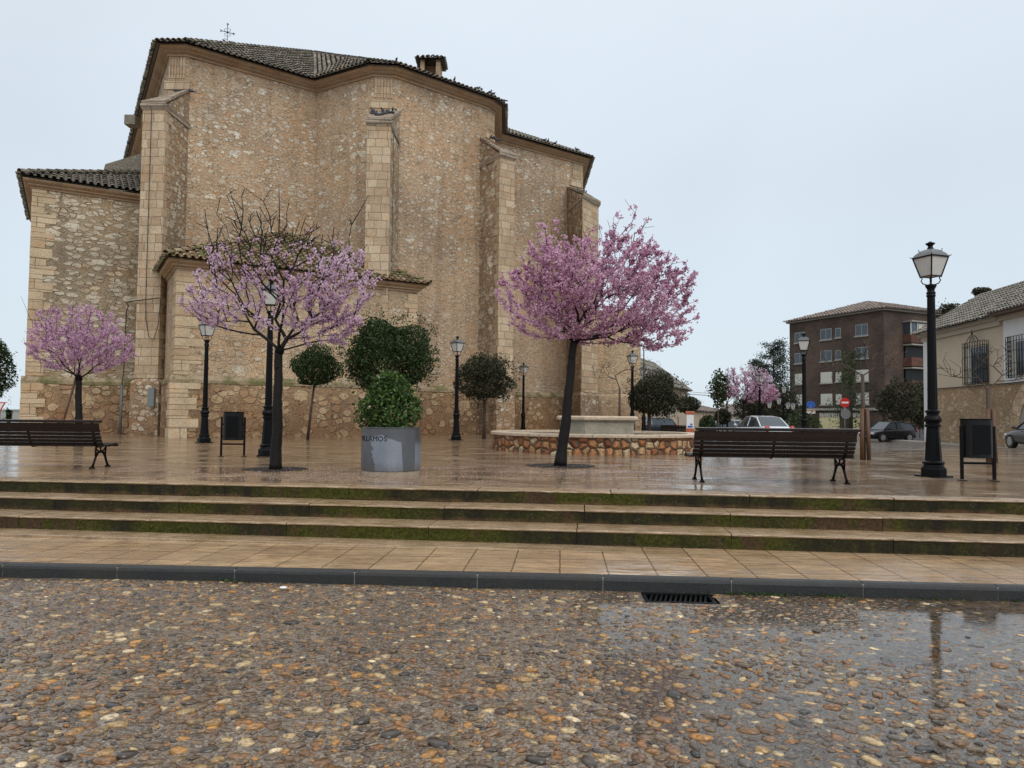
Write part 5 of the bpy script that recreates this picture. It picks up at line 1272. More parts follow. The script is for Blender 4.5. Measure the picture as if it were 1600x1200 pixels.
# ------------------------------------------------------------------ planter
def planter():
    px, py = -1.93, 11.85
    t = thing('planter', 'round grey metal planter with dark drip stains and engraved letters', 'planter', (px, py, 0))
    r = 0.47; n = 72
    m = MB(); m.lathe([(r-0.012, 0.0), (r-0.008, 0.05), (r-0.008, 0.062)], n=n); m.build('base_ring', M['cap_stone'], t, smooth=False)
    m = MB(); m.lathe([(r, 0.066), (r, 0.07), (r, 0.73), (r, 0.735), (r-0.012, 0.735), (r-0.012, 0.60)], n=n); m.build('drum', M['steel'], t, smooth=True)
    m = MB(); m.lathe([(r+0.004, 0.728), (r+0.010, 0.735), (r+0.010, 0.748), (r-0.02, 0.750), (r-0.02, 0.735)], n=n); m.build('rim', M['lead'], t)
    m = MB(); m.lathe([(r-0.015, 0.66), (r-0.02, 0.68)], n=36); m.build('soil', M['soil'], t)
    # lettering wraps round the left of the drum
    txt = 'VILLAMOS'; a_r = radians(-89); lets = MB(); base_z = 0.535
    for ch in reversed(txt):
        cu = bpy.data.curves.new('letter', 'FONT'); cu.body = ch; cu.size = 0.112; cu.extrude = 0.0015; cu.offset = -0.0006
        o = bpy.data.objects.new('letter', cu); COL.objects.link(o); me = bpy.data.meshes.new_from_object(o); bpy.data.objects.remove(o)
        x0 = min(v.co.x for v in me.vertices); x1 = max(v.co.x for v in me.vertices); h1 = max(v.co.y for v in me.vertices)
        def put(x, y, z, right=a_r, x1=x1):
            a = right-(x1-x)/r; return ((r+0.0025+z)*cos(a), (r+0.0025+z)*sin(a), base_z+y)
        lets.add([put(*v.co) for v in me.vertices], [tuple(pl.vertices) for pl in me.polygons])
        # little slab serifs
        ser = {'I': [(x0, 0), (x0, h1)], 'L': [(x0+0.006, 0), (x0+0.006, h1)], 'A': [(x0+0.005, 0), (x1-0.005, 0)], 'M': [(x0+0.006, 0), (x1-0.006, 0), (x0+0.004, h1), (x1-0.004, h1)], 'V': [(x0+0.005, h1), (x1-0.005, h1)]}.get(ch, [])
        for (sx_, sy) in ser:
            hy = 0.006 if sy < 0.01 else -0.006
            lets.add([put(sx_-0.010, sy, 0.0017), put(sx_+0.012, sy, 0.0017), put(sx_+0.012, sy+hy, 0.0017), put(sx_-0.010, sy+hy, 0.0017)], [(0, 1, 2, 3)])
        a_r -= ((x1-x0)+0.017)/r
    lets.build('lettering', M['iron'], t)
    # flowering evergreen shrub
    s = leaf_tree('shrub', 'bushy bright green shrub with glossy leaves and few pale flowers growing in the round planter', (px-0.06, py, 0.68), 0.0, (0, 0, 0.34), (0.475, 0.45, 0.38), 3300, 0.034, 'leaf_bright', 'bark_brown', 0.03, 91, 0.16, cat='shrub', shoots=0.12, aspect=0.55)
    rg = np.random.default_rng(5); Q = np.array([0.03, 0, 0.66])+lumpy(rg, 1900, np.array([0.35, 0.33, 0.34]), 0.35, 3.0)
    V, F = quads(Q, 0.032, rg, 0.55, cup=0.2); o = np_obj('upper_crown', V, F, M['leaf_bright'], s, rnd=rg.random(len(Q))); o['kind'] = 'stuff'
planter()

# ------------------------------------------------------------------ lamp posts
def make_lamp():
    t = thing('street_lamp', '', 'street lamp')
    m = MB()
    m.box((0, 0, 0.012), (0.40, 0.40, 0.024))
    m.lathe([(0.20, 0.024), (0.20, 0.13), (0.185, 0.16), (0.165, 0.17)], n=8, rot=pi/8)
    m.lathe([(0.165, 0.17), (0.15, 0.20), (0.168, 0.225), (0.168, 0.245), (0.135, 0.27)], n=16)
    m.lathe([(0.132, 0.27), (0.10, 0.78), (0.10, 0.82)], n=12)
    m.lathe([(0.10, 0.82), (0.125, 0.835), (0.125, 0.865), (0.108, 0.88), (0.108, 0.90), (0.135, 0.93), (0.138, 0.96), (0.115, 1.01), (0.095, 1.03), (0.095, 1.06), (0.115, 1.075), (0.115, 1.10), (0.085, 1.12)], n=18)
    m.build('pedestal', M['iron'], t, smooth=False)
    m = MB(); n = 24; prof = [(0.078, 1.12), (0.060, 3.02)]
    vs = []; fs = []
    for (ra, z) in prof:
        for k in range(n):
            a = 2*pi*k/n; rr = ra*(1.0 if k % 2 else 0.90); vs.append((rr*cos(a), rr*sin(a), z))
    fs = [(k, (k+1) % n, n+(k+1) % n, n+k) for k in range(n)]; m.add(vs, fs)
    m.build('column', M['iron'], t)
    m = MB(); m.lathe([(0.060, 3.02), (0.072, 3.03), (0.072, 3.055), (0.058, 3.06), (0.072, 3.08), (0.072, 3.10), (0.056, 3.11), (0.058, 3.15), (0.085, 3.20), (0.088, 3.225), (0.05, 3.235), (0.02, 3.245)], n=16)
    m.build('capital', M['iron'], t, smooth=True)
    m = MB()
    for k in range(4):
        a = pi/4+k*pi/2; c_, s_ = cos(a), sin(a)
        m.tube([(0.045*c_, 0.045*s_, 3.225), (0.115*c_, 0.115*s_, 3.25), (0.145*c_, 0.145*s_, 3.30), (0.125*c_, 0.125*s_, 3.335), (0.135*c_, 0.135*s_, 3.37)], 0.009, 6)
    m.tube([(0, 0, 3.22), (0, 0, 3.38)], 0.010, 6)
    m.build('bracket', M['iron'], t)
    # lantern: square, turned 45 deg so that a corner faces the square
    zb, zt, rb, rt = 3.37, 3.69, 0.150, 0.265; cs = [(cos(pi/4+k*pi/2), sin(pi/4+k*pi/2)) for k in range(4)]
    m = MB()
    for k in range(4):
        a, b = cs[k], cs[(k+1) % 4]
        m.tube([(a[0]*rb, a[1]*rb, zb-0.02), (a[0]*rt, a[1]*rt, zt)], 0.011, 4)
        m.tube([(a[0]*rb, a[1]*rb, zb), (b[0]*rb, b[1]*rb, zb)], 0.010, 4)
        m.tube([(a[0]*rt, a[1]*rt, zt), (b[0]*rt, b[1]*rt, zt)], 0.016, 4)
        m.tube([(a[0]*rt, a[1]*rt, zt+0.005), (a[0]*(rt+0.05), a[1]*(rt+0.05), zt+0.03)], [0.012, 0.003], 4)
    fr = m.build('lantern_frame', M['iron'], t)
    for k in range(4):
        a, b = cs[k], cs[(k+1) % 4]; i_, j_ = 0.975, 0.975
        m = MB(); m.add([(a[0]*rb*i_, a[1]*rb*i_, zb), (b[0]*rb*i_, b[1]*rb*i_, zb), (b[0]*rt*j_, b[1]*rt*j_, zt), (a[0]*rt*j_, a[1]*rt*j_, zt)], [(0, 1, 2, 3)])
        m.build('glass_pane', M['glass_milk'], fr)
    m = MB(); m.add([(a[0]*rb*.95, a[1]*rb*.95, zb+0.004) for a in cs], [(3, 2, 1, 0)]); m.build('bottom_pane', M['glass_milk'], fr)
    m = MB()
    prof = [(rt+0.012, zt+0.012), (rt*0.86, zt+0.065), (rt*0.60, zt+0.115), (rt*0.42, zt+0.135), (0.055, zt+0.15)]
    for i in range(len(prof)-1):
        (r0, z0), (r1, z1) = prof[i], prof[i+1]
        for k in range(4):
            a, b = cs[k], cs[(k+1) % 4]; m.add([(a[0]*r0, a[1]*r0, z0), (b[0]*r0, b[1]*r0, z0), (b[0]*r1, b[1]*r1, z1), (a[0]*r1, a[1]*r1, z1)], [(0, 1, 2, 3)])
    for a in cs: m.tube([(a[0]*(rt*0.62), a[1]*(rt*0.62), zt+0.10), (a[0]*rt*0.66, a[1]*rt*0.66, zt+0.15)], 0.006, 4)
    m.build('lantern_roof', M['lead'], t)
    m = MB(); m.lathe([(0.055, zt+0.15), (0.038, zt+0.18), (0.038, zt+0.20), (0.075, zt+0.235), (0.075, zt+0.245), (0.045, zt+0.255), (0.02, zt+0.275)], n=14); m.build('finial', M['iron'], t, smooth=True)
    return t
lamp0 = make_lamp(); lg = 'black iron street lamps of the square'
lamps = [(7.06, 12.35, 'tall black fluted street lamp in front, between the bench and the right litter bin', pi/4-0.45),
         (-9.62, 23.1, 'black street lamp left of the middle plum tree, beside the left litter bin', pi/4+0.1),
         (-5.42, 16.4, 'black street lamp hidden behind the trunk and branches of the middle plum tree', 0.2),
         (-2.10, 28.0, 'black street lamp between the big round tree and the dusky tree at the church', pi/4),
         (0.65, 41.6, 'small far street lamp against the church wall left of the leaning trunk', pi/4+0.1),
         (5.45, 33.3, 'black street lamp above the raised fountain bowl, behind the bare twigs', 0.3),
         (7.35, 41, 'far street lamp right beside the aisle wall and the dark spreading tree', 0.9),
         (10.05, 25.3, 'black street lamp in front of the brick building, above the right end of the bench', pi/4+0.4),
         (13.3, 39.5, 'far black lamp column passing in front of the silver car and the deep pink tree', 0.5)]
for i, (x, y, lb, rz) in enumerate(lamps):
    o = lamp0 if i == 0 else copy_tree(lamp0)
    o.location = (x, y, gz(x, y)); o.rotation_euler = (0, 0, rz); o['label'] = lb; o['group'] = lg
# many-armed lamp post
def multi_lamp():
    x = at(1224, 640, 58)[0]
    t = thing('branched_lamp', 'distant black lamp post carrying several lanterns on arms, left of the brick building', 'street lamp', (x, 58, -0.65))
    m = MB(); m.lathe([(0.16, 0), (0.12, 0.5), (0.07, 0.6), (0.05, 3.6)], n=10); m.build('column', M['iron'], t)
    m = MB()
    pos = [(-1.1, 2.4), (-0.35, 2.7), (0.05, 3.6), (0.35, 2.35), (0.75, 2.3)]
    for (dx, z) in pos:
        if z < 3.5: m.tube([(0, 0, z-0.5), (dx*0.5, 0, z-0.35), (dx, 0, z-0.02)], 0.025, 5)
    m.build('arm', M['iron'], t)
    for (dx, z) in pos:
        m = MB(); m.lathe([(0.10, z), (0.20, z+0.36)], c=(dx, 0, 0), n=4); l_ = m.build('lantern', M['glass_milk'], t)
        m = MB(); m.lathe([(0.23, z+0.365), (0.12, z+0.47), (0.04, z+0.5), (0.05, z+0.56)], c=(dx, 0, 0), n=4); m.build('lantern_roof', M['lead'], l_)
        m = MB()
        for k in range(4):
            a = k*pi/2; m.tube([(dx+0.10*cos(a), 0.10*sin(a), z), (dx+0.20*cos(a), 0.20*sin(a), z+0.36)], 0.014, 4)
        m.build('lantern_frame', M['iron'], l_)
multi_lamp()

# ------------------------------------------------------------------ benches
def make_bench(L=2.36):
    """sits along X, back towards -Y"""
    t = thing('bench', '', 'bench')
    def yz(s): return s
    # back slats follow a curve; (y, z, tilt)
    back = [(-0.300, 0.775, 0.10, 0.020), (-0.285, 0.708, 0.095, 0.026), (-0.265, 0.635, 0.052, 0.026), (-0.247, 0.578, 0.052, 0.026), (-0.225, 0.520, 0.052, 0.026), (-0.200, 0.463, 0.052, 0.026), (-0.168, 0.410, 0.052, 0.026)]
    m = MB()
    def slat(m, y, z, w, th, ang, x0=-L/2, x1=L/2):
        c_, s_ = cos(ang), sin(ang); pr = []
        for (a, b) in ((-w/2, -th/2), (w/2, -th/2), (w/2+0.0, th/2), (-w/2, th/2)):
            pr.append((y+a*c_-b*s_, z+a*s_+b*c_))
        m.add([(x0, p[0], p[1]) for p in pr]+[(x1, p[0], p[1]) for p in pr], [(j, (j+1) % 4, 4+(j+1) % 4, 4+j) for j in range(4)]+[(3, 2, 1, 0), (4, 5, 6, 7)])
    for i, (y, z, w, th) in enumerate(back):
        if i == 0: slat(m, y+0.005, z+0.010, 0.075, 0.042, radians(4), -L/2+0.02, L/2+0.03)      # flat top rail
        else: slat(m, y, z, w, th, radians(102+4*i), -L/2+R.uniform(0, 0.015), L/2-R.uniform(0, 0.015))
    m.build('backrest', M['slat'], t, bevel=0.004)
    m = MB(); seat = [(-0.125, 0.385, 0.05, -6), (-0.065, 0.382, 0.05, -3), (-0.005, 0.382, 0.05, 0), (0.055, 0.388, 0.05, 3), (0.115, 0.398, 0.05, 6), (0.172, 0.402, 0.05, 0), (0.215, 0.38, 0.04, -50)]
    for (y, z, w, a) in seat: slat(m, y, z-0.006, w, 0.036, radians(a), -L/2-0.02, L/2+0.02)
    m.build('seat', M['slat'], t, bevel=0.004)
    for fx in (-L/2+0.13, L/2-0.13):
        m = MB()
        # seat bearer and curved back bearer
        m.tube([(fx, 0.22, 0.36), (fx, 0.11, 0.375), (fx, 0.0, 0.358), (fx, -0.12, 0.362), (fx, -0.165, 0.40), (fx, -0.215, 0.53), (fx, -0.25, 0.65), (fx, -0.285, 0.76)], [0.022, 0.022, 0.022, 0.024, 0.024, 0.022, 0.020, 0.016], 8)
        # scroll bracing between the legs
        for s in (-1, 1):
            m.tube([(fx, -0.02+s*0.14, 0.345), (fx, -0.02+s*0.10, 0.30), (fx, -0.02+s*0.04, 0.275), (fx, -0.02, 0.265)], 0.013, 6)
        m.tube([(fx, -0.02, 0.26), (fx, -0.02, 0.35)], 0.012, 6)
        fr = m.build('side_frame', M['iron'], t, smooth=True)
        for s in (-1, 1):
            m = MB()
            m.tube([(fx, -0.02+s*0.005, 0.265), (fx, -0.02+s*0.075, 0.255), (fx, -0.02+s*0.125, 0.19), (fx, -0.02+s*0.165, 0.10), (fx, -0.02+s*0.205, 0.03)], [0.018, 0.020, 0.019, 0.017, 0.020], 8)
            m.tube([(fx, -0.02+s*0.14, 0.35), (fx, -0.02+s*0.135, 0.27), (fx, -0.02+s*0.13, 0.20)], 0.014, 6)
            m.box((fx, -0.02+s*0.212, 0.015), (0.06, 0.085, 0.03), taper=0.65)
            m.build('leg', M['iron'], fr, smooth=True)
    m = MB(); m.tube([(0, 0.10, 0.37), (0, -0.12, 0.362), (0, -0.165, 0.40), (0, -0.21, 0.53), (0, -0.25, 0.66), (0, -0.28, 0.75)], 0.018, 8); m.build('middle_strap', M['iron'], t, smooth=True)
    for (y, z, w, th) in back[1:]: pass
    return t
b0 = make_bench(); bg_ = 'dark slatted benches of the square'
b0.location = (3.87, 11.12, 0); b0.rotation_euler = (0, 0, radians(-2.0)); b0.scale = (1, 1.24, 1); tag(b0, 'long dark slatted bench seen from behind on the shining wet square, right of the fountain', 'bench', bg_)
b1 = copy_tree(b0); b1.location = (-8.03, 12.52, 0); b1.rotation_euler = (0, 0, radians(3)); b1['label'] = 'dark slatted bench cut by the left edge of the photo'
xx = at(1052, 670, 45)[0]
b2 = copy_tree(b0); b2.location = (xx, 45, gz(xx, 45)-0.05); b2.rotation_euler = (0, 0, radians(130)); b2.scale = (0.62, 1, 1.05); b2['label'] = 'small distant bench behind the fountain beside the orange information board'
b2.scale = (1, 1, 1)

# ------------------------------------------------------------------ litter bins
def make_bin():
    t = thing('litter_bin', '', 'litter bin')
    W_, z0, z1 = 0.40, 0.36, 0.975
    m = MB(); n = 10; outer = []
    for k in range(n+1):
        a = pi*k/n; outer.append((-W_/2*cos(a), -0.03-0.11*sin(a)))
    outer += [(W_/2, 0.12), (-W_/2, 0.12)]
    m.prism(outer, z0, z1-0.02); m.build('bin_body', M['panel'], t, bevel=0.004)
    m = MB(); q_ = offset(outer, 0.02)[::1]; m.prism([(x*1.04, y*1.04) for x, y in outer], z1-0.022, z1); m.build('lid_rim', M['iron'], t, bevel=0.003)
    m = MB(); m.box((0, -0.142, (z0+z1)/2-0.02), (W_*0.62, 0.006, (z1-z0)*0.74)); m.build('front_plate', M['iron'], t)
    for s in (-1, 1):
        m = MB(); m.box((s*0.235, 0.0, 0.44), (0.042, 0.042, 0.84)); m.box((s*0.235, 0, 0.006), (0.115, 0.10, 0.012))
        m.box((s*0.212, 0, 0.70), (0.03, 0.03, 0.04)); m.box((s*0.212, 0, 0.44), (0.03, 0.03, 0.04))
        m.build('post', M['iron'], t, bevel=0.003)
    m = MB(); m.box((0, 0, 0.275), (0.43, 0.03, 0.035)); m.build('crossbar', M['iron'], t)
    return t
n0 = make_bin(); n0.location = (7.33, 11.6, 0); n0.rotation_euler = (0, 0, radians(-8)); tag(n0, 'black metal litter bin on two posts at the right, beside the tall front lamp', 'litter bin', 'black litter bins')
n1 = copy_tree(n0); n1.location = (-6.02, 15.95, 0); n1.rotation_euler = (0, 0, radians(12)); n1['label'] = 'black metal litter bin on two posts left of the middle plum tree'

# ------------------------------------------------------------------ cars
def make_car(name, label, loc, heading, paint, style='sedan', L=4.3, Wd=1.72, Hh=1.44):
    """heading: angle of the car's forward direction in the XY plane; car built along +X"""
    t = thing(name, label, 'car', loc, heading)
    pm = plain(name+'_paint', paint, 0.25, 0.04, 1, coat=0.8 if paint[0] > 0.1 else 0.15, spec=0.5 if paint[0] > 0.1 else 0.3)
    h2 = L/2; w = Wd/2
    # lower body sections: x, half width, z bottom, z belt(top)
    rear_top = 0.92 if style == 'sedan' else 0.95
    sec = [(-h2, 0.78*w, 0.36, 0.70), (-h2+0.06, 0.90*w, 0.26, rear_top-0.06), (-h2+0.25, 0.97*w, 0.20, rear_top), (-h2+0.75, w, 0.18, rear_top+0.01), (0.0, w, 0.18, 0.91), (h2-1.15, w, 0.18, 0.88), (h2-0.55, 0.97*w, 0.19, 0.78), (h2-0.15, 0.88*w, 0.22, 0.66), (h2, 0.70*w, 0.34, 0.54)]
    vs = []; 
    for (x, hw, zb, zt) in sec:
        for (a, z) in ((-0.90, zb), (-1.0, zb+0.12), (-1.0, (zb+zt)/2+0.08), (-0.93, zt-0.03), (-0.80, zt), (0.80, zt), (0.93, zt-0.03), (1.0, (zb+zt)/2+0.08), (1.0, zb+0.12), (0.90, zb)): vs.append((x, a*hw, z))
    n = 10; fs = [(i*n+j, i*n+(j+1) % n, (i+1)*n+(j+1) % n, (i+1)*n+j) for i in range(len(sec)-1) for j in range(n)]+[tuple(range(n-1, -1, -1)), tuple((len(sec)-1)*n+j for j in range(n))]
    m = MB(); m.add(vs, fs); body = m.build('body', pm, t, smooth=True, bevel=0)
    em = body.modifiers.new('s', 'SUBSURF'); em.levels = 1; em.render_levels = 1
    # greenhouse
    if style == 'sedan': g = [(-h2+0.62, 0.90, 0.80), (-h2+1.25, 1.36, 0.70), (-0.2, Hh, 0.66), (0.35, Hh-0.03, 0.66), (h2-1.05, 0.87, 0.82)]
    else: g = [(-h2+0.12, 0.93, 0.80), (-h2+0.42, 1.34, 0.68), (-0.4, Hh, 0.66), (0.25, Hh-0.03, 0.66), (h2-1.0, 0.87, 0.82)]
    zb = 0.88; vs = []
    for (x, z, hw) in g:
        vs += [(x, -hw*w*1.04 if z > 1 else -0.84*w, z-0.03), (x, -hw*w*0.86, z), (x, hw*w*0.86, z), (x, hw*w*1.04 if z > 1 else 0.84*w, z-0.03)]
    fs = [(i*4+j, i*4+j+1, (i+1)*4+j+1, (i+1)*4+j) for i in range(len(g)-1) for j in range(3)]
    # side glass down to the belt
    nb = len(vs)
    belt = [(x, 0.90*w) for (x, z, hw) in g]
    for (x, hw) in belt: vs += [(x, -hw, zb), (x, hw, zb)]
    for i in range(len(g)-1):
        fs += [(i*4, (i+1)*4, nb+(i+1)*2, nb+i*2), (i*4+3, nb+i*2+1, nb+(i+1)*2+1, (i+1)*4+3)]
    m = MB(); m.add(vs, fs); m.build('windows', M['glass'], t, smooth=False)
    # roof skin and pillars over the glass
    m = MB(); i0, i1 = (1, 3)
    rv = []
    for (x, z, hw) in (g[1], g[2], g[3]): rv += [(x, -hw*w*1.02, z-0.035), (x, -hw*w*0.86, z+0.008), (x, hw*w*0.86, z+0.008), (x, hw*w*1.02, z-0.035)]
    m.add(rv, [(i*4+j, i*4+j+1, (i+1)*4+j+1, (i+1)*4+j) for i in range(2) for j in range(3)])
    for s in (-1, 1):
        m.tube([(g[0][0], s*0.86*w, 0.90), (g[1][0], s*g[1][2]*w*1.03, g[1][1]-0.03)], 0.035, 5)
        m.tube([(g[4][0], s*0.86*w, 0.88), (g[3][0], s*g[3][2]*w*1.03, g[3][1]-0.03)], 0.03, 5)
        m.tube([(g[1][0], s*g[1][2]*w*1.04, g[1][1]-0.03), (g[2][0], s*g[2][2]*w*1.05, g[2][1]-0.03), (g[3][0], s*g[3][2]*w*1.05, g[3][1]-0.03)], 0.028, 5)
        m.tube([(-0.15, s*0.90*w, 0.90), (-0.2, s*0.70*w, Hh-0.04)], 0.03, 5)
    m.build('roof', pm, t, smooth=False)
    for (x, s) in ((-h2+0.80, -1), (-h2+0.80, 1), (h2-0.80, -1), (h2-0.80, 1)):
        m = MB(); m.tube([(x, s*(w-0.19), 0.31), (x, s*(w+0.012), 0.31)], [0.31, 0.31], 22); wh = m.build('wheel', M['tyre'], t)
        m = MB(); m.tube([(x, s*(w+0.014), 0.31), (x, s*(w+0.022), 0.31)], [0.20, 0.17], 14)
        m.build('rim', M['rim'], wh)
    for s in (-1, 1):
        m = MB(); m.ball((-h2+0.07, s*0.76*w, 0.80), (0.11, 0.15, 0.15), 10, 6); m.build('tail_light', M['redlens'], t, smooth=True)
        m = MB(); m.ball((h2-0.13, s*0.68*w, 0.585), (0.12, 0.16, 0.08), 10, 6); m.build('headlight', M['clearlens'], t, smooth=True)
        m = MB(); m.ball((h2-1.25, s*(w+0.08), 0.95), (0.07, 0.10, 0.07), 8, 5); m.build('wing_mirror', pm, t, smooth=True)
        m = MB(); m.box((0.0, s*(w+0.004), 0.78), (0.16, 0.02, 0.025)); m.build('door_handle', pm, t)
    m = MB(); m.box((-h2-0.012, 0, 0.60), (0.02, 0.50, 0.11)); m.build('number_plate', M['white'], t)
    m = MB(); m.box((h2+0.005, 0, 0.40), (0.02, 0.50, 0.11)); m.build('number_plate', M['white'], t)
    return t
x = at(1196, 660, 37.5)[0]; make_car('parked_car', 'silver white saloon car seen from behind above the back of the long bench', (x+0.1, 38.6, gz(x, 38)+0.05), radians(97), (0.62, 0.66, 0.70), 'sedan', 4.4)
x = at(1386, 675, 53)[0]; make_car('parked_car', 'black hatchback parked side on in front of the brick building', (x, 53, gz(x, 53)), radians(196), (0.010, 0.011, 0.016), 'hatch', 3.9)
make_car('parked_car', 'brownish grey car cut by the right edge, parked before the stone house', (22.95, 31.4, gz(23, 31)), radians(84), (0.070, 0.062, 0.057), 'sedan', 4.5)
x = at(1016, 668, 58)[0]; make_car('parked_car', 'dark car half hidden behind the fountain and the spreading dark tree', (x, 58, gz(x, 58)-.12), radians(200), (0.015, 0.02, 0.03), 'hatch', 4.0)
x = at(1142, 668, 47)[0]; make_car('parked_car', 'pale car mostly hidden behind the thin tree trunk left of the silver car', (x, 47, gz(x, 47)), radians(20), (0.5, 0.52, 0.54), 'hatch', 3.9)

# ------------------------------------------------------------------ houses
def face_frame(a, b):
    a, b = Vector((*a, 0)), Vector((*b, 0)); e_ = (b-a).normalized(); nn = Vector((e_.y, -e_.x, 0)); return a, e_, nn
def fbox(m, fr, s0, s1, z0, z1, d0, d1, r=None):
    """box on a wall face: s along, z up, d outwards"""
    a, e_, nn = fr; vs = []
    for z in (z0, z1):
        for (s, d) in ((s0, d1), (s1, d1), (s1, d0), (s0, d0)):
            p = a+e_*s+nn*d; vs.append((p.x, p.y, z))
    m.add(vs, [(0, 3, 2, 1), (4, 5, 6, 7), (0, 1, 5, 4), (1, 2, 6, 5), (2, 3, 7, 6), (3, 0, 4, 7)], r)

# right hand stone house
RH = thing('stone_house', 'cream and rubble stone house with grey tiles and iron window grilles at the right edge', 'house', (28, 45, -0.65))
A_, B_ = (28.05, 50.0), (25.7, 26.0)
fr = face_frame(A_, B_)
foot = [A_, B_, (34.0, 25.2), (36.2, 49.2)]
m = MB(); m.prism(foot, -0.9, 2.95); m.build('lower_wall', M['rubble_house'], RH, True)
m = MB(); m.prism(offset(foot, -0.03), 2.95, 6.45); m.build('upper_wall', M['render'], RH, True)
m = MB(); fbox(m, fr, 9.6, 24.0, 2.95, 6.45, -0.03, 0.03); m.build('white_render', M['limewash'], RH, True)
m = MB(); fbox(m, fr, 0.0, 0.55, -0.6, 6.45, -0.01, 0.05); m.build('corner_strip', M['limewash'], RH, True)
m = MB(); fbox(m, fr, -0.15, 9.4, 6.25, 6.55, -0.05, 0.12); fbox(m, fr, -0.25, 9.4, 6.55, 6.75, -0.05, 0.30); fbox(m, fr, 9.4, 24.0, 6.45, 6.72, -0.05, 0.22)
m.build('eave_moulding', M['cream'], RH, True)
rg0 = (at(1551, 456, 49.2)); 
e0 = (A_[0]-0.62, A_[1]+0.35, 6.78); e1 = (B_[0]-0.55, B_[1]-1, 6.78); r1_ = (B_[0]+3.9, B_[1]-1, 9.45); r0_ = (A_[0]+4.0, A_[1]+0.05, 9.45)
bk0, bk1 = (A_[0]+8.4, A_[1]-0.2, 6.78), (B_[0]+8.3, B_[1]-1, 6.78)
roof('roof', [(e0, e1, r1_, r0_), (bk1, bk0, r0_, r1_)], M['tile_grey'], ridges=[(e0, r0_), (r0_, r1_)], parent=RH, base_mat=M['tile_grey'], w=0.30, rad=0.10, L=0.5)
fr2 = fr
f0 = fr[0]+fr[1]*9.3; f1_ = fr[0]+fr[1]*24.0; nn = fr[2]
E0 = f0+nn*0.85; E1 = f1_+nn*0.85
roof('porch_roof', [((E0.x, E0.y, 6.86), (E1.x, E1.y, 6.86), (f1_.x+1.5, f1_.y, 8.1), (f0.x+1.5, f0.y, 8.1))], M['tile_grey'], parent=RH, base_mat=M['tile_grey'], w=0.30, rad=0.10, L=0.5)
m = MB(); fbox(m, fr, 9.5, 24.0, 6.70, 6.82, -0.05, 0.80); m.build('eave_boards', M['stake'], RH, True)
def grille_window(s0, s1, z0, z1, ornate):
    m = MB(); fbox(m, fr, s0+0.12, s1-0.12, z0+0.1, z1-0.3, 0.0, 0.035); w_ = m.build('window', M['glass'], RH, True)
    m = MB(); fbox(m, fr, s0+0.02, s0+0.5, z0+0.1, z1-0.3, 0.036, 0.06); m.build('shutter', M['shutter'], w_)
    m = MB(); n = 8; d = 0.30
    a, e_, q_ = fr
    def P(s, z, dd): p = a+e_*s+q_*dd; return (p.x, p.y, z)
    for i in range(n+1):
        s = s0+(s1-s0)*i/n; m.tube([P(s, z0, d), P(s, z1, d)], 0.018, 4)
    for z in [z0, z0+0.12, z0+(z1-z0)*0.35, z0+(z1-z0)*0.66, z1-0.25, z1]:
        m.tube([P(s0, z, d), P(s1, z, d)], 0.020, 4)
        for s in (s0, s1): m.tube([P(s, z, 0), P(s, z, d)], 0.018, 4)
    for s in (s0, s1):
        for k in range(3): m.tube([P(s, z0, d*k/3), P(s, z1, d*k/3)], 0.016, 4)
    if ornate:
        c = (s0+s1)/2; pth = [P(c+0.65*cos(pi*k/12)*(1-0.25*sin(pi*k/12)), z1+0.42*sin(pi*k/12), d) for k in range(13)]; m.tube(pth, 0.022, 4)
        for k in range(1, 6): m.tube([P(c-0.5+k*0.17, z1, d), P(c-0.3+k*0.10, z1+0.33, d)], 0.014, 4)
        m.tube([P(c, z1+0.3, d), P(c, z1+0.72, d)], 0.02, 4); m.ball(P(c, z1+0.5, d), (0.06, 0.06, 0.06), 6, 4)
    else:
        for k in range(7):
            zc = z0+0.25+k*(z1-z0-0.5)/6.5; ring = [P(s0, zc+0.14*cos(2*pi*j/10), d*0.5+0.12*sin(2*pi*j/10)) for j in range(11)]; m.tube(ring, 0.014, 4)
    m.build('window_grille', M['iron'], w_)
grille_window(5.7, 8.0, 3.05, 5.55, True); grille_window(10.3, 12.3, 3.25, 5.45, False)
# arched doorway of pale voussoirs
m = MB(); cx_ = 13.0; z0 = 0.55; ri_, ro_ = 2.05, 2.85
a, e_, q_ = fr
nv = 11
for k in range(nv):
    t0, t1 = pi*k/nv+0.008, pi*(k+1)/nv-0.008; vs = []
    for dd in (0.0, 0.07):
        for (tt, rr) in ((t0, ri_), (t1, ri_), (t1, ro_), (t0, ro_)):
            p = a+e_*(cx_-rr*cos(tt))+q_*dd; vs.append((p.x, p.y, z0+rr*sin(tt)))
    m.add(vs, [(4, 5, 6, 7), (0, 1, 5, 4), (1, 2, 6, 5), (2, 3, 7, 6), (3, 0, 4, 7)])
m.build('door_arch', M['ashlar'], RH, True)
m = MB(); vs = [];
ring = [(cx_-ri_*cos(pi*k/20), z0+ri_*sin(pi*k/20)) for k in range(21)]+[(cx_+ri_, -0.6), (cx_-ri_, -0.6)]
pts3 = []
for (s, z) in ring: p = a+e_*s+q_*0.02; pts3.append((p.x, p.y, z))
m.add(pts3, [tuple(range(len(pts3)))]); m.build('arch_infill', M['concrete'], RH, True)
m = MB()
for i in range(6):
    s = cx_-0.9+i*0.36; p0 = a+e_*s+q_*0.12; m.tube([(p0.x, p0.y, 0.45), (p0.x, p0.y, 1.75)], 0.018, 4)
for z in (0.45, 0.9, 1.35, 1.75):
    p0 = a+e_*(cx_-0.9)+q_*0.12; p1 = a+e_*(cx_+0.9)+q_*0.12; m.tube([(p0.x, p0.y, z), (p1.x, p1.y, z)], 0.018, 4)
m.build('low_grille', M['iron'], RH, True)
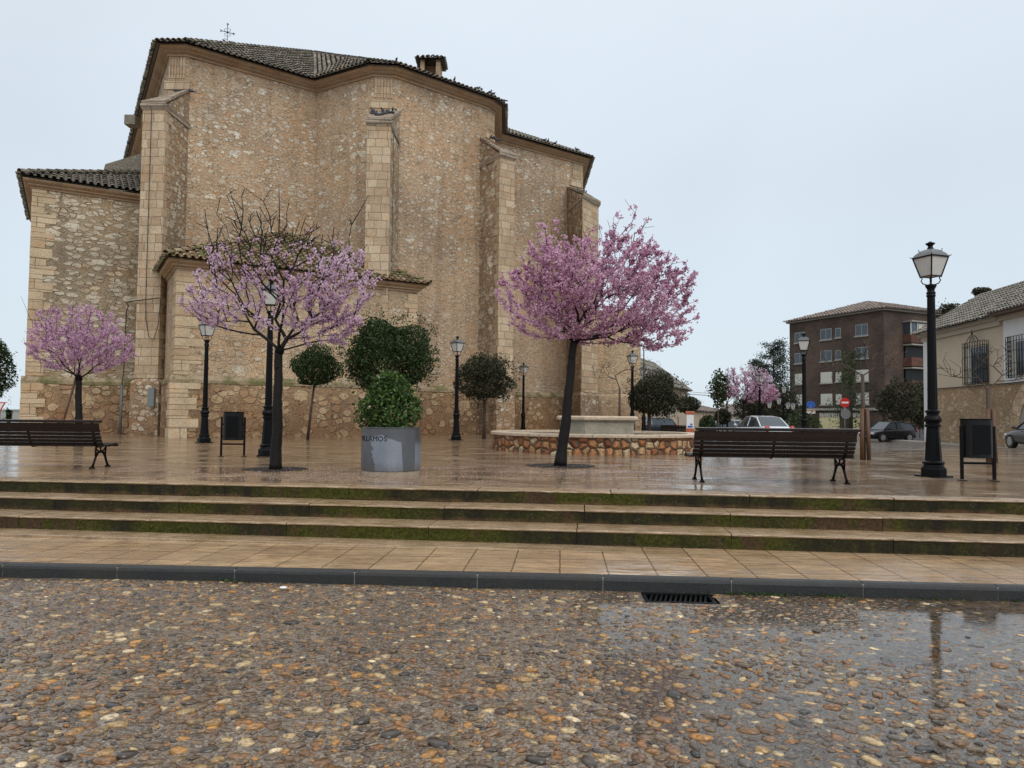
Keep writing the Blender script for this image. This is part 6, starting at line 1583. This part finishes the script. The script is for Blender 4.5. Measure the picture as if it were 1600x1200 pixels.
m = MB(); p0 = a+e_*0.5+q_*0.06; p1 = a+e_*9.6+q_*0.06; m.tube([tuple(p0+Vector((0, 0, 2.98))), tuple(p1+Vector((0, 0, 2.98)))], 0.03, 5); p2 = a+e_*24+q_*0.06; m.tube([tuple(p1+Vector((0, 0, 2.98))), tuple(p2+Vector((0, 0, 3.1)))], 0.03, 5); m.build('wall_cable', M['cable'], RH, True)
# pavement strip along the house
m = MB(); fbox(m, fr, -8, 24, -0.66, -0.50, 0.02, 1.4); o = m.build('far_pavement', M['concrete']); tag(o, kind='structure')

# brick apartment building
BB = thing('apartment_building', 'four storey dark brick apartment building with low tiled roof on the right', 'building', (45.5, 90, -0.65))
N_ = (45.6, 90.0); Lf = (39.3, 104.0); Rt = (62.0, 97.6)
FB = [Lf, N_, Rt, (55.7, 111.6)]
ztop = at(1384, 480, 90)[2]
m = MB(); m.prism(FB, -0.9, ztop-0.35); m.build('wall', M['brick'], BB, True)
m = MB(); m.prism(offset(FB, 0.35), ztop-0.35, ztop-0.12); m.build('eave', M['concrete'], BB, True)
q = offset(FB, 0.6); zz = ztop-0.1; ap0 = (48.5, 100.0, zz+2.4); ap1 = (52.5, 102.0, zz+2.4)
P3 = [(p[0], p[1], zz) for p in q]
roof('roof', [(P3[0], P3[1], ap0), (P3[1], P3[2], ap1, ap0), (P3[2], P3[3], ap1)], M['tile_red'], parent=BB, base_mat=M['tile_red'], w=0.5, L=1.0, rad=0.16)
frl = face_frame(Lf, N_); LL = (Vector(N_)-Vector(Lf)).length
def s_at(u):   # distance along the left face seen in column u
    lo, hi = 0.0, LL
    for _ in range(30):
        mid = (lo+hi)/2; p = frl[0]+frl[1]*mid; uu = 800+1150*p.x/p.y
        if uu < u: lo = mid
        else: hi = mid
    return lo
rows = [12.25, 9.35, 6.45, 3.55]
wk = 0
for ri_r, zc in enumerate(rows):
    for (uc, wd_) in ((1251, 1.9), (1292, 1.9), (1311, 0.9), (1348, 1.9)):
        s = s_at(uc); h_ = 1.45 if wd_ > 1 else 1.25
        m = MB(); fbox(m, frl, s-wd_/2, s+wd_/2, zc-h_/2, zc+h_/2, -0.02, 0.05); f_ = m.build('window', M['backsign'] if ri_r < 2 else M['shutter'], BB, True)
        m = MB()
        shut = (ri_r >= 2) or (uc == 1348 and ri_r == 1 and False)
        nb_ = 2 if wd_ > 1 else 1
        for j in range(nb_):
            a0_ = s-wd_/2+0.10+j*(wd_-0.1)/nb_; a1_ = a0_+(wd_-0.1)/nb_-0.12
            if not shut: fbox(m, frl, a0_, a1_, zc-h_/2+0.1, zc+h_/2-0.1, 0.052, 0.06)
        if not shut: m.build('pane', M['glass'], f_)
        else:
            fbox(m, frl, s-wd_/2+0.08, s+wd_/2-0.08, zc-h_/2+0.08, zc+h_/2-0.08, 0.052, 0.062); m.build('roller_shutter', M['shutter'], f_)
        m = MB(); fbox(m, frl, s-wd_/2-0.12, s+wd_/2+0.12, zc-h_/2-0.16, zc-h_/2-0.01, -0.02, 0.16); m.build('sill', M['concrete'], f_)
m = MB(); fbox(m, frl, -0.1, LL+0.15, 2.05, 2.35, -0.02, 0.30); m.build('string_course', M['concrete'], BB, True)
def muralm():
    m = Mat('painted_shop_panel', 0.6, 0.3); co = m.co(); v = m.sep(m.vor(co, 2.3, 'F1', 'Color'))[0]; d = m.vor(co, 2.3, 'F1')
    c = m.mix(m.rng(d, 0.16, 0.2, 0.8, 0), (0.62, 0.56, 0.32), m.ramp(v, [(0, (0.5, 0.25, 0.05)), (0.4, (0.6, 0.55, 0.4)), (0.7, (0.2, 0.25, 0.12)), (1, (0.55, 0.35, 0.08))]))
    return m.out(c, 0.6)
M['mural'] = muralm()
for (u0, u1) in ((1281, 1312), (1330, 1357)):
    s0, s1 = s_at(u0), s_at(u1); m = MB(); fbox(m, frl, s0, s1, -0.6, 1.15, -0.02, 0.06); m.build('shop_panel', M['mural'], BB, True)
    m = MB(); fbox(m, frl, s0, s1, 1.16, 1.75, -0.02, 0.04)
    for k in range(10): pass
    gl = m.build('shop_window', M['glass'], BB, True)
    m = MB()
    for k in range(11):
        s = s0+(s1-s0)*(k+0.5)/11; fbox(m, frl, s-0.12, s+0.10, 1.20, 1.72, 0.042, 0.055)
    m.build('blind_strips', M['shutter'], gl)
frr = face_frame(N_, Rt)
# stacked balconies on the right hand face
for k, zc in enumerate((11.8, 8.9, 6.0, 3.1)):
    m = MB(); fbox(m, frr, 3.4, 11.0, zc-1.35, zc-0.25, -0.02, 1.15); bl = m.build('balcony', M['brick_red'], BB, True)
    m = MB(); fbox(m, frr, 3.4, 11.0, zc+1.25, zc+1.42, -0.02, 1.25); m.build('slab', M['concrete'], bl)
    m = MB(); fbox(m, frr, 3.5, 10.9, zc-0.25, zc+1.25, -0.02, 0.95 if k == 0 else 0.25); m.build('glazing_or_recess_shade', M['glass'] if k == 0 else M['panel'], bl)  # lower floors: near-black sheet painted for the shade inside the balcony recess
    if k == 0:
        for i in range(7): m = MB(); fbox(m, frr, 3.5+i*1.2, 3.62+i*1.2, zc-0.25, zc+1.25, 0.96, 1.02); m.build('glazing_bar', M['shutter'], bl)
        for i in range(3): m = MB(); fbox(m, frr, 5.0+i*1.2, 5.9+i*1.2, zc-0.2, zc+1.1, 0.955, 0.975); m.build('blind', M['shutter'], bl)
# hipped-roof house behind the square
HH = thing('hipped_house', 'long low cream house with hipped tile roof and small arched door beyond the fountain', 'house', (20, 95, -0.65))
RA, RB = (11.5, 72.0), (23.9, 100.0)
FH = [RA, RB, (14.0, 108.0), (1.0, 80.0)]
zE = at(1082, 611, 100)[2]
m = MB(); m.prism(FH, -0.9, zE); m.build('wall', M['render_far'], HH, True)
q = offset(FH, 0.5); Q3 = [(p[0], p[1], zE+0.05) for p in q]; pk = at(1021, 567, 94); pk2 = (pk[0]-7.5, pk[1]-16, pk[2])
roof('roof', [(Q3[0], Q3[1], pk, pk2), (Q3[1], Q3[2], pk)], M['tile_grey'], parent=HH, base_mat=M['tile_grey'], w=0.45, L=0.9, rad=0.14, ridges=[(Q3[1], pk), (pk, pk2)])
fh = face_frame(RA, RB); LH = (Vector(RB)-Vector(RA)).length
def s_h(u):
    lo, hi = 0.0, LH
    for _ in range(30):
        mid = (lo+hi)/2; p = fh[0]+fh[1]*mid
        if 800+1150*p.x/p.y < u: lo = mid
        else: hi = mid
    return lo
s = s_h(1044); m = MB(); a, e_, q_ = fh
arc = [(s-1.1*cos(pi*k/12), 1.2+1.1*sin(pi*k/12)*1.15) for k in range(13)]+[(s+1.1, -0.6), (s-1.1, -0.6)]
pp = []
for (s_, z) in arc: p = a+e_*s_+q_*0.03; pp.append((p.x, p.y, z))
m.add(pp, [tuple(range(len(pp)))]); m.build('arched_door', M['slat'], HH, True)
for (u_, z0_, z1_, w_) in ((1060, -0.6, 1.2, 0.6), (1069, 2.9, 4.0, 0.6), (1029, 0.2, 0.9, 0.5)):
    s = s_h(u_); m = MB(); fbox(m, fh, s-w_/2, s+w_/2, z0_, z1_, -0.02, 0.04); m.build('window', M['glass'], HH, True)
m = MB(); fbox(m, fh, 0, LH, 1.95, 2.15, -0.02, 0.12); m.build('string_course', M['concrete'], HH, True)
# low buildings further on
def low_house(name, label, u0, u1, Y0, Y1, v0, v1, mat, depth=8, ridge_h=1.0):
    a = at(u0, v0, Y0); b = at(u1, v1, Y1); t = thing(name, label, 'house', ((a[0]+b[0])/2, (Y0+Y1)/2, -0.65))
    e_ = Vector((b[0]-a[0], Y1-Y0)).normalized(); nn = Vector((-e_.y, e_.x)); ft = [(a[0], Y0), (b[0], Y1), (b[0]+nn.x*depth, Y1+nn.y*depth), (a[0]+nn.x*depth, Y0+nn.y*depth)]
    z0_, z1_ = a[2], b[2]
    m = MB(); m.prism(ft, -0.9, min(z0_, z1_)); m.build('wall', mat, t, True)
    z = min(z0_, z1_)+0.02; q = offset(ft, 0.3)
    pa = ((q[0][0]+q[3][0])/2, (q[0][1]+q[3][1])/2, z+ridge_h); pb = ((q[1][0]+q[2][0])/2, (q[1][1]+q[2][1])/2, z+ridge_h)
    roof('roof', [((q[0][0], q[0][1], z), (q[1][0], q[1][1], z), pb, pa)], M['tile_red'], parent=t, base_mat=M['tile_red'], w=0.5, L=1.0, rad=0.15)
    return t
low_house('low_house', 'low cream building with red tiled roof right of the hipped roof house', 1082, 1140, 100, 132, 633, 645, M['render_far'], 10, 1.2)
low_house('low_house', 'tiny white house far beyond the small olive green tree', 1120, 1142, 120, 120, 650, 650, M['limewash'], 8, 0.6)
low_house('low_house', 'far grey building with a garage door left of the silver car', 1139, 1172, 135, 135, 648, 648, M['concrete'], 12, 2.0)
# far ridge of low hills and hedges closes the horizon
def hills():
    xs_ = np.linspace(-900, 900, 121); vs = []; fs = []
    for i, x in enumerate(xs_):
        h = 0.6+1.6*(0.5+0.5*sin(x*0.011+1))+1.0*sin(x*0.05)*0.3
        vs += [(x, 700, -1.2), (x, 740, h), (x, 900, -1.2)]
    for i in range(len(xs_)-1):
        for j in range(2): fs.append((i*3+j, (i+1)*3+j, (i+1)*3+j+1, i*3+j+1))
    m = MB(); m.add(vs, fs); o = m.build('hills', plain('far_hills', (0.10, 0.11, 0.08), 0.9, 0.3, 0.01)); tag(o, kind='structure')
hills()

# ------------------------------------------------------------------ signs, board, fence, cables
def disc_sign(name, label, u, v, Y, mat, r=0.31, post_to=-0.65, bar=True, second=None):
    p = at(u, v, Y); t = thing(name, label, 'road sign', (p[0], Y, -0.63 if Y > 40 else gz(p[0], Y)))
    m = MB(); m.tube([(0, 0.03, -0.05), (0, 0.03, p[2]+0.63+r*0.8)], 0.035, 8); m.build('post', M['backsign'], t, smooth=True)
    z = p[2]+0.63
    m = MB(); m.tube([(0, 0, z), (0, -0.025, z)], r, 28); s_ = m.build('sign_plate', mat, t)
    if bar: m = MB(); m.box((0, -0.032, z), (r*1.4, 0.010, r*0.34)); m.build('white_bar', M['white'], s_)
    if second:
        m = MB(); m.tube([(0.05, 0, z-second), (0.05, -0.025, z-second)], r*1.02, 28); m.build('lower_plate', M['backsign'], t)
    return t
disc_sign('no_entry_sign', 'round red no entry sign with white bar on a post before the brick building', 1320, 629, 50, M['red'], 0.33, second=0.78)
p = at(1267, 632, 54); t = thing('street_sign', 'blue rounded sign above a white and orange panel near the brick building', 'sign', (p[0], 54, -0.65))
m = MB(); m.tube([(0, 0.03, 0), (0, 0.03, p[2]+0.65)], 0.04, 8); m.build('post', M['backsign'], t)
z = p[2]+0.65; m = MB(); m.add([(-0.34, 0, z-0.12), (0.34, 0, z-0.12), (0.30, 0, z+0.10), (0.12, 0, z+0.24), (-0.12, 0, z+0.24), (-0.30, 0, z+0.10), (0.12, 0, z-0.27), (-0.12, 0, z-0.27), (-0.34, 0.03, z-0.12), (0.34, 0.03, z-0.12), (0.30, 0.03, z+0.10), (0.12, 0.03, z+0.24), (-0.12, 0.03, z+0.24), (-0.30, 0.03, z+0.10)], [(0, 7, 6, 1, 2, 3, 4, 5), (13, 12, 11, 10, 9, 8), (4, 3, 11, 12), (3, 2, 10, 11), (5, 4, 12, 13)])
m.build('blue_plate', M['blue'], t)
m = MB(); m.box((0, 0, z-0.52), (0.64, 0.03, 0.30)); pl_ = m.build('lower_panel', M['shutter'], t); m = MB(); m.box((0, -0.02, z-0.44), (0.64, 0.008, 0.06)); m.build('orange_band', M['orange'], pl_)
p = at(1078, 650, 37); g_ = gz(p[0], 37)
t = thing('information_board', 'narrow white board with orange top and foot beyond the left end of the bench', 'information board', (p[0], 37, g_))
m = MB(); m.box((0, 0, 0.28), (0.40, 0.10, 0.56)); m.build('foot', M['orange'], t, bevel=0.01)
m = MB(); m.box((0, 0, 0.90), (0.36, 0.08, 0.68)); w_ = m.build('white_panel', M['white'], t); m = MB(); m.box((0, -0.045, 0.64), (0.26, 0.006, 0.09)); m.box((0.06, -0.045, 0.76), (0.12, 0.006, 0.07)); m.build('dark_marks', M['blue'], w_)
m = MB(); m.box((0, 0, 1.33), (0.44, 0.12, 0.17)); m.build('orange_head', M['orange'], t, bevel=0.02)
# yield sign cut by the left edge
p = at(-1, 634, 30); t = thing('yield_sign', 'red bordered triangular sign at the far left edge above the bench', 'road sign', (p[0], 30, 0))
m = MB(); m.tube([(0, 0.03, 0), (0, 0.03, p[2])], 0.03, 8); m.build('post', M['backsign'], t)
def tri(r): return [(-r, p[2]+r*0.58), (r, p[2]+r*0.58), (0, p[2]-r*1.15)]
m = MB(); q = tri(0.26); m.add([(x, 0, z) for x, z in q]+[(x, 0.02, z) for x, z in q], [(0, 2, 1), (3, 4, 5), (0, 1, 4, 3), (1, 2, 5, 4), (2, 0, 3, 5)]); s_ = m.build('sign_plate', M['red'], t)
m = MB(); q = tri(0.19); m.add([(x, -0.004, z) for x, z in q], [(0, 2, 1)]); m.build('white_field', M['white'], s_)
# mast near the aisle
p = at(1006, 538, 40); m = MB(); m.tube([(p[0], 40, gz(p[0], 40)), (p[0], 40, p[2])], 0.03, 6); o = m.build('thin_mast', M['cable'], smooth=True); tag(o, 'thin dark mast standing beside the right corner of the church', 'mast')
# picket fence
p = at(1432, 678, 56); t = thing('picket_fence', 'low grey picket fence between the black car and the stone house', 'fence', (p[0], 56, -0.65))
m = MB()
for k in range(12): m.box((-0.85+k*0.2, 0, 0.42), (0.11, 0.03, 0.84))
m.build('pickets', M['fence'], t)
m = MB()
for z in (0.2, 0.62): m.box((0.25, 0.03, z), (2.5, 0.03, 0.07))
m.build('rail', M['fence'], t)
# overhead cables
for (v0, v1, lb) in ((609.5, 609, 'upper black cable crossing the sky from the hipped house to the conifers'), (613, 612, 'lower thicker black cable crossing the sky from the hipped house to the conifers')):
    a = Vector(at(1055, v0, 85)); b = Vector(at(1245, v1, 88)); m = MB()
    m.tube([tuple(a.lerp(b, k/12)-Vector((0, 0, 0.5*4*(k/12)*(1-k/12)))) for k in range(13)], 0.035 if v0 > 611 else 0.022, 5)
    o = m.build('overhead_cable', M['cable']); tag(o, lb, 'cable', 'overhead cables')

print('objects', len(bpy.data.objects))
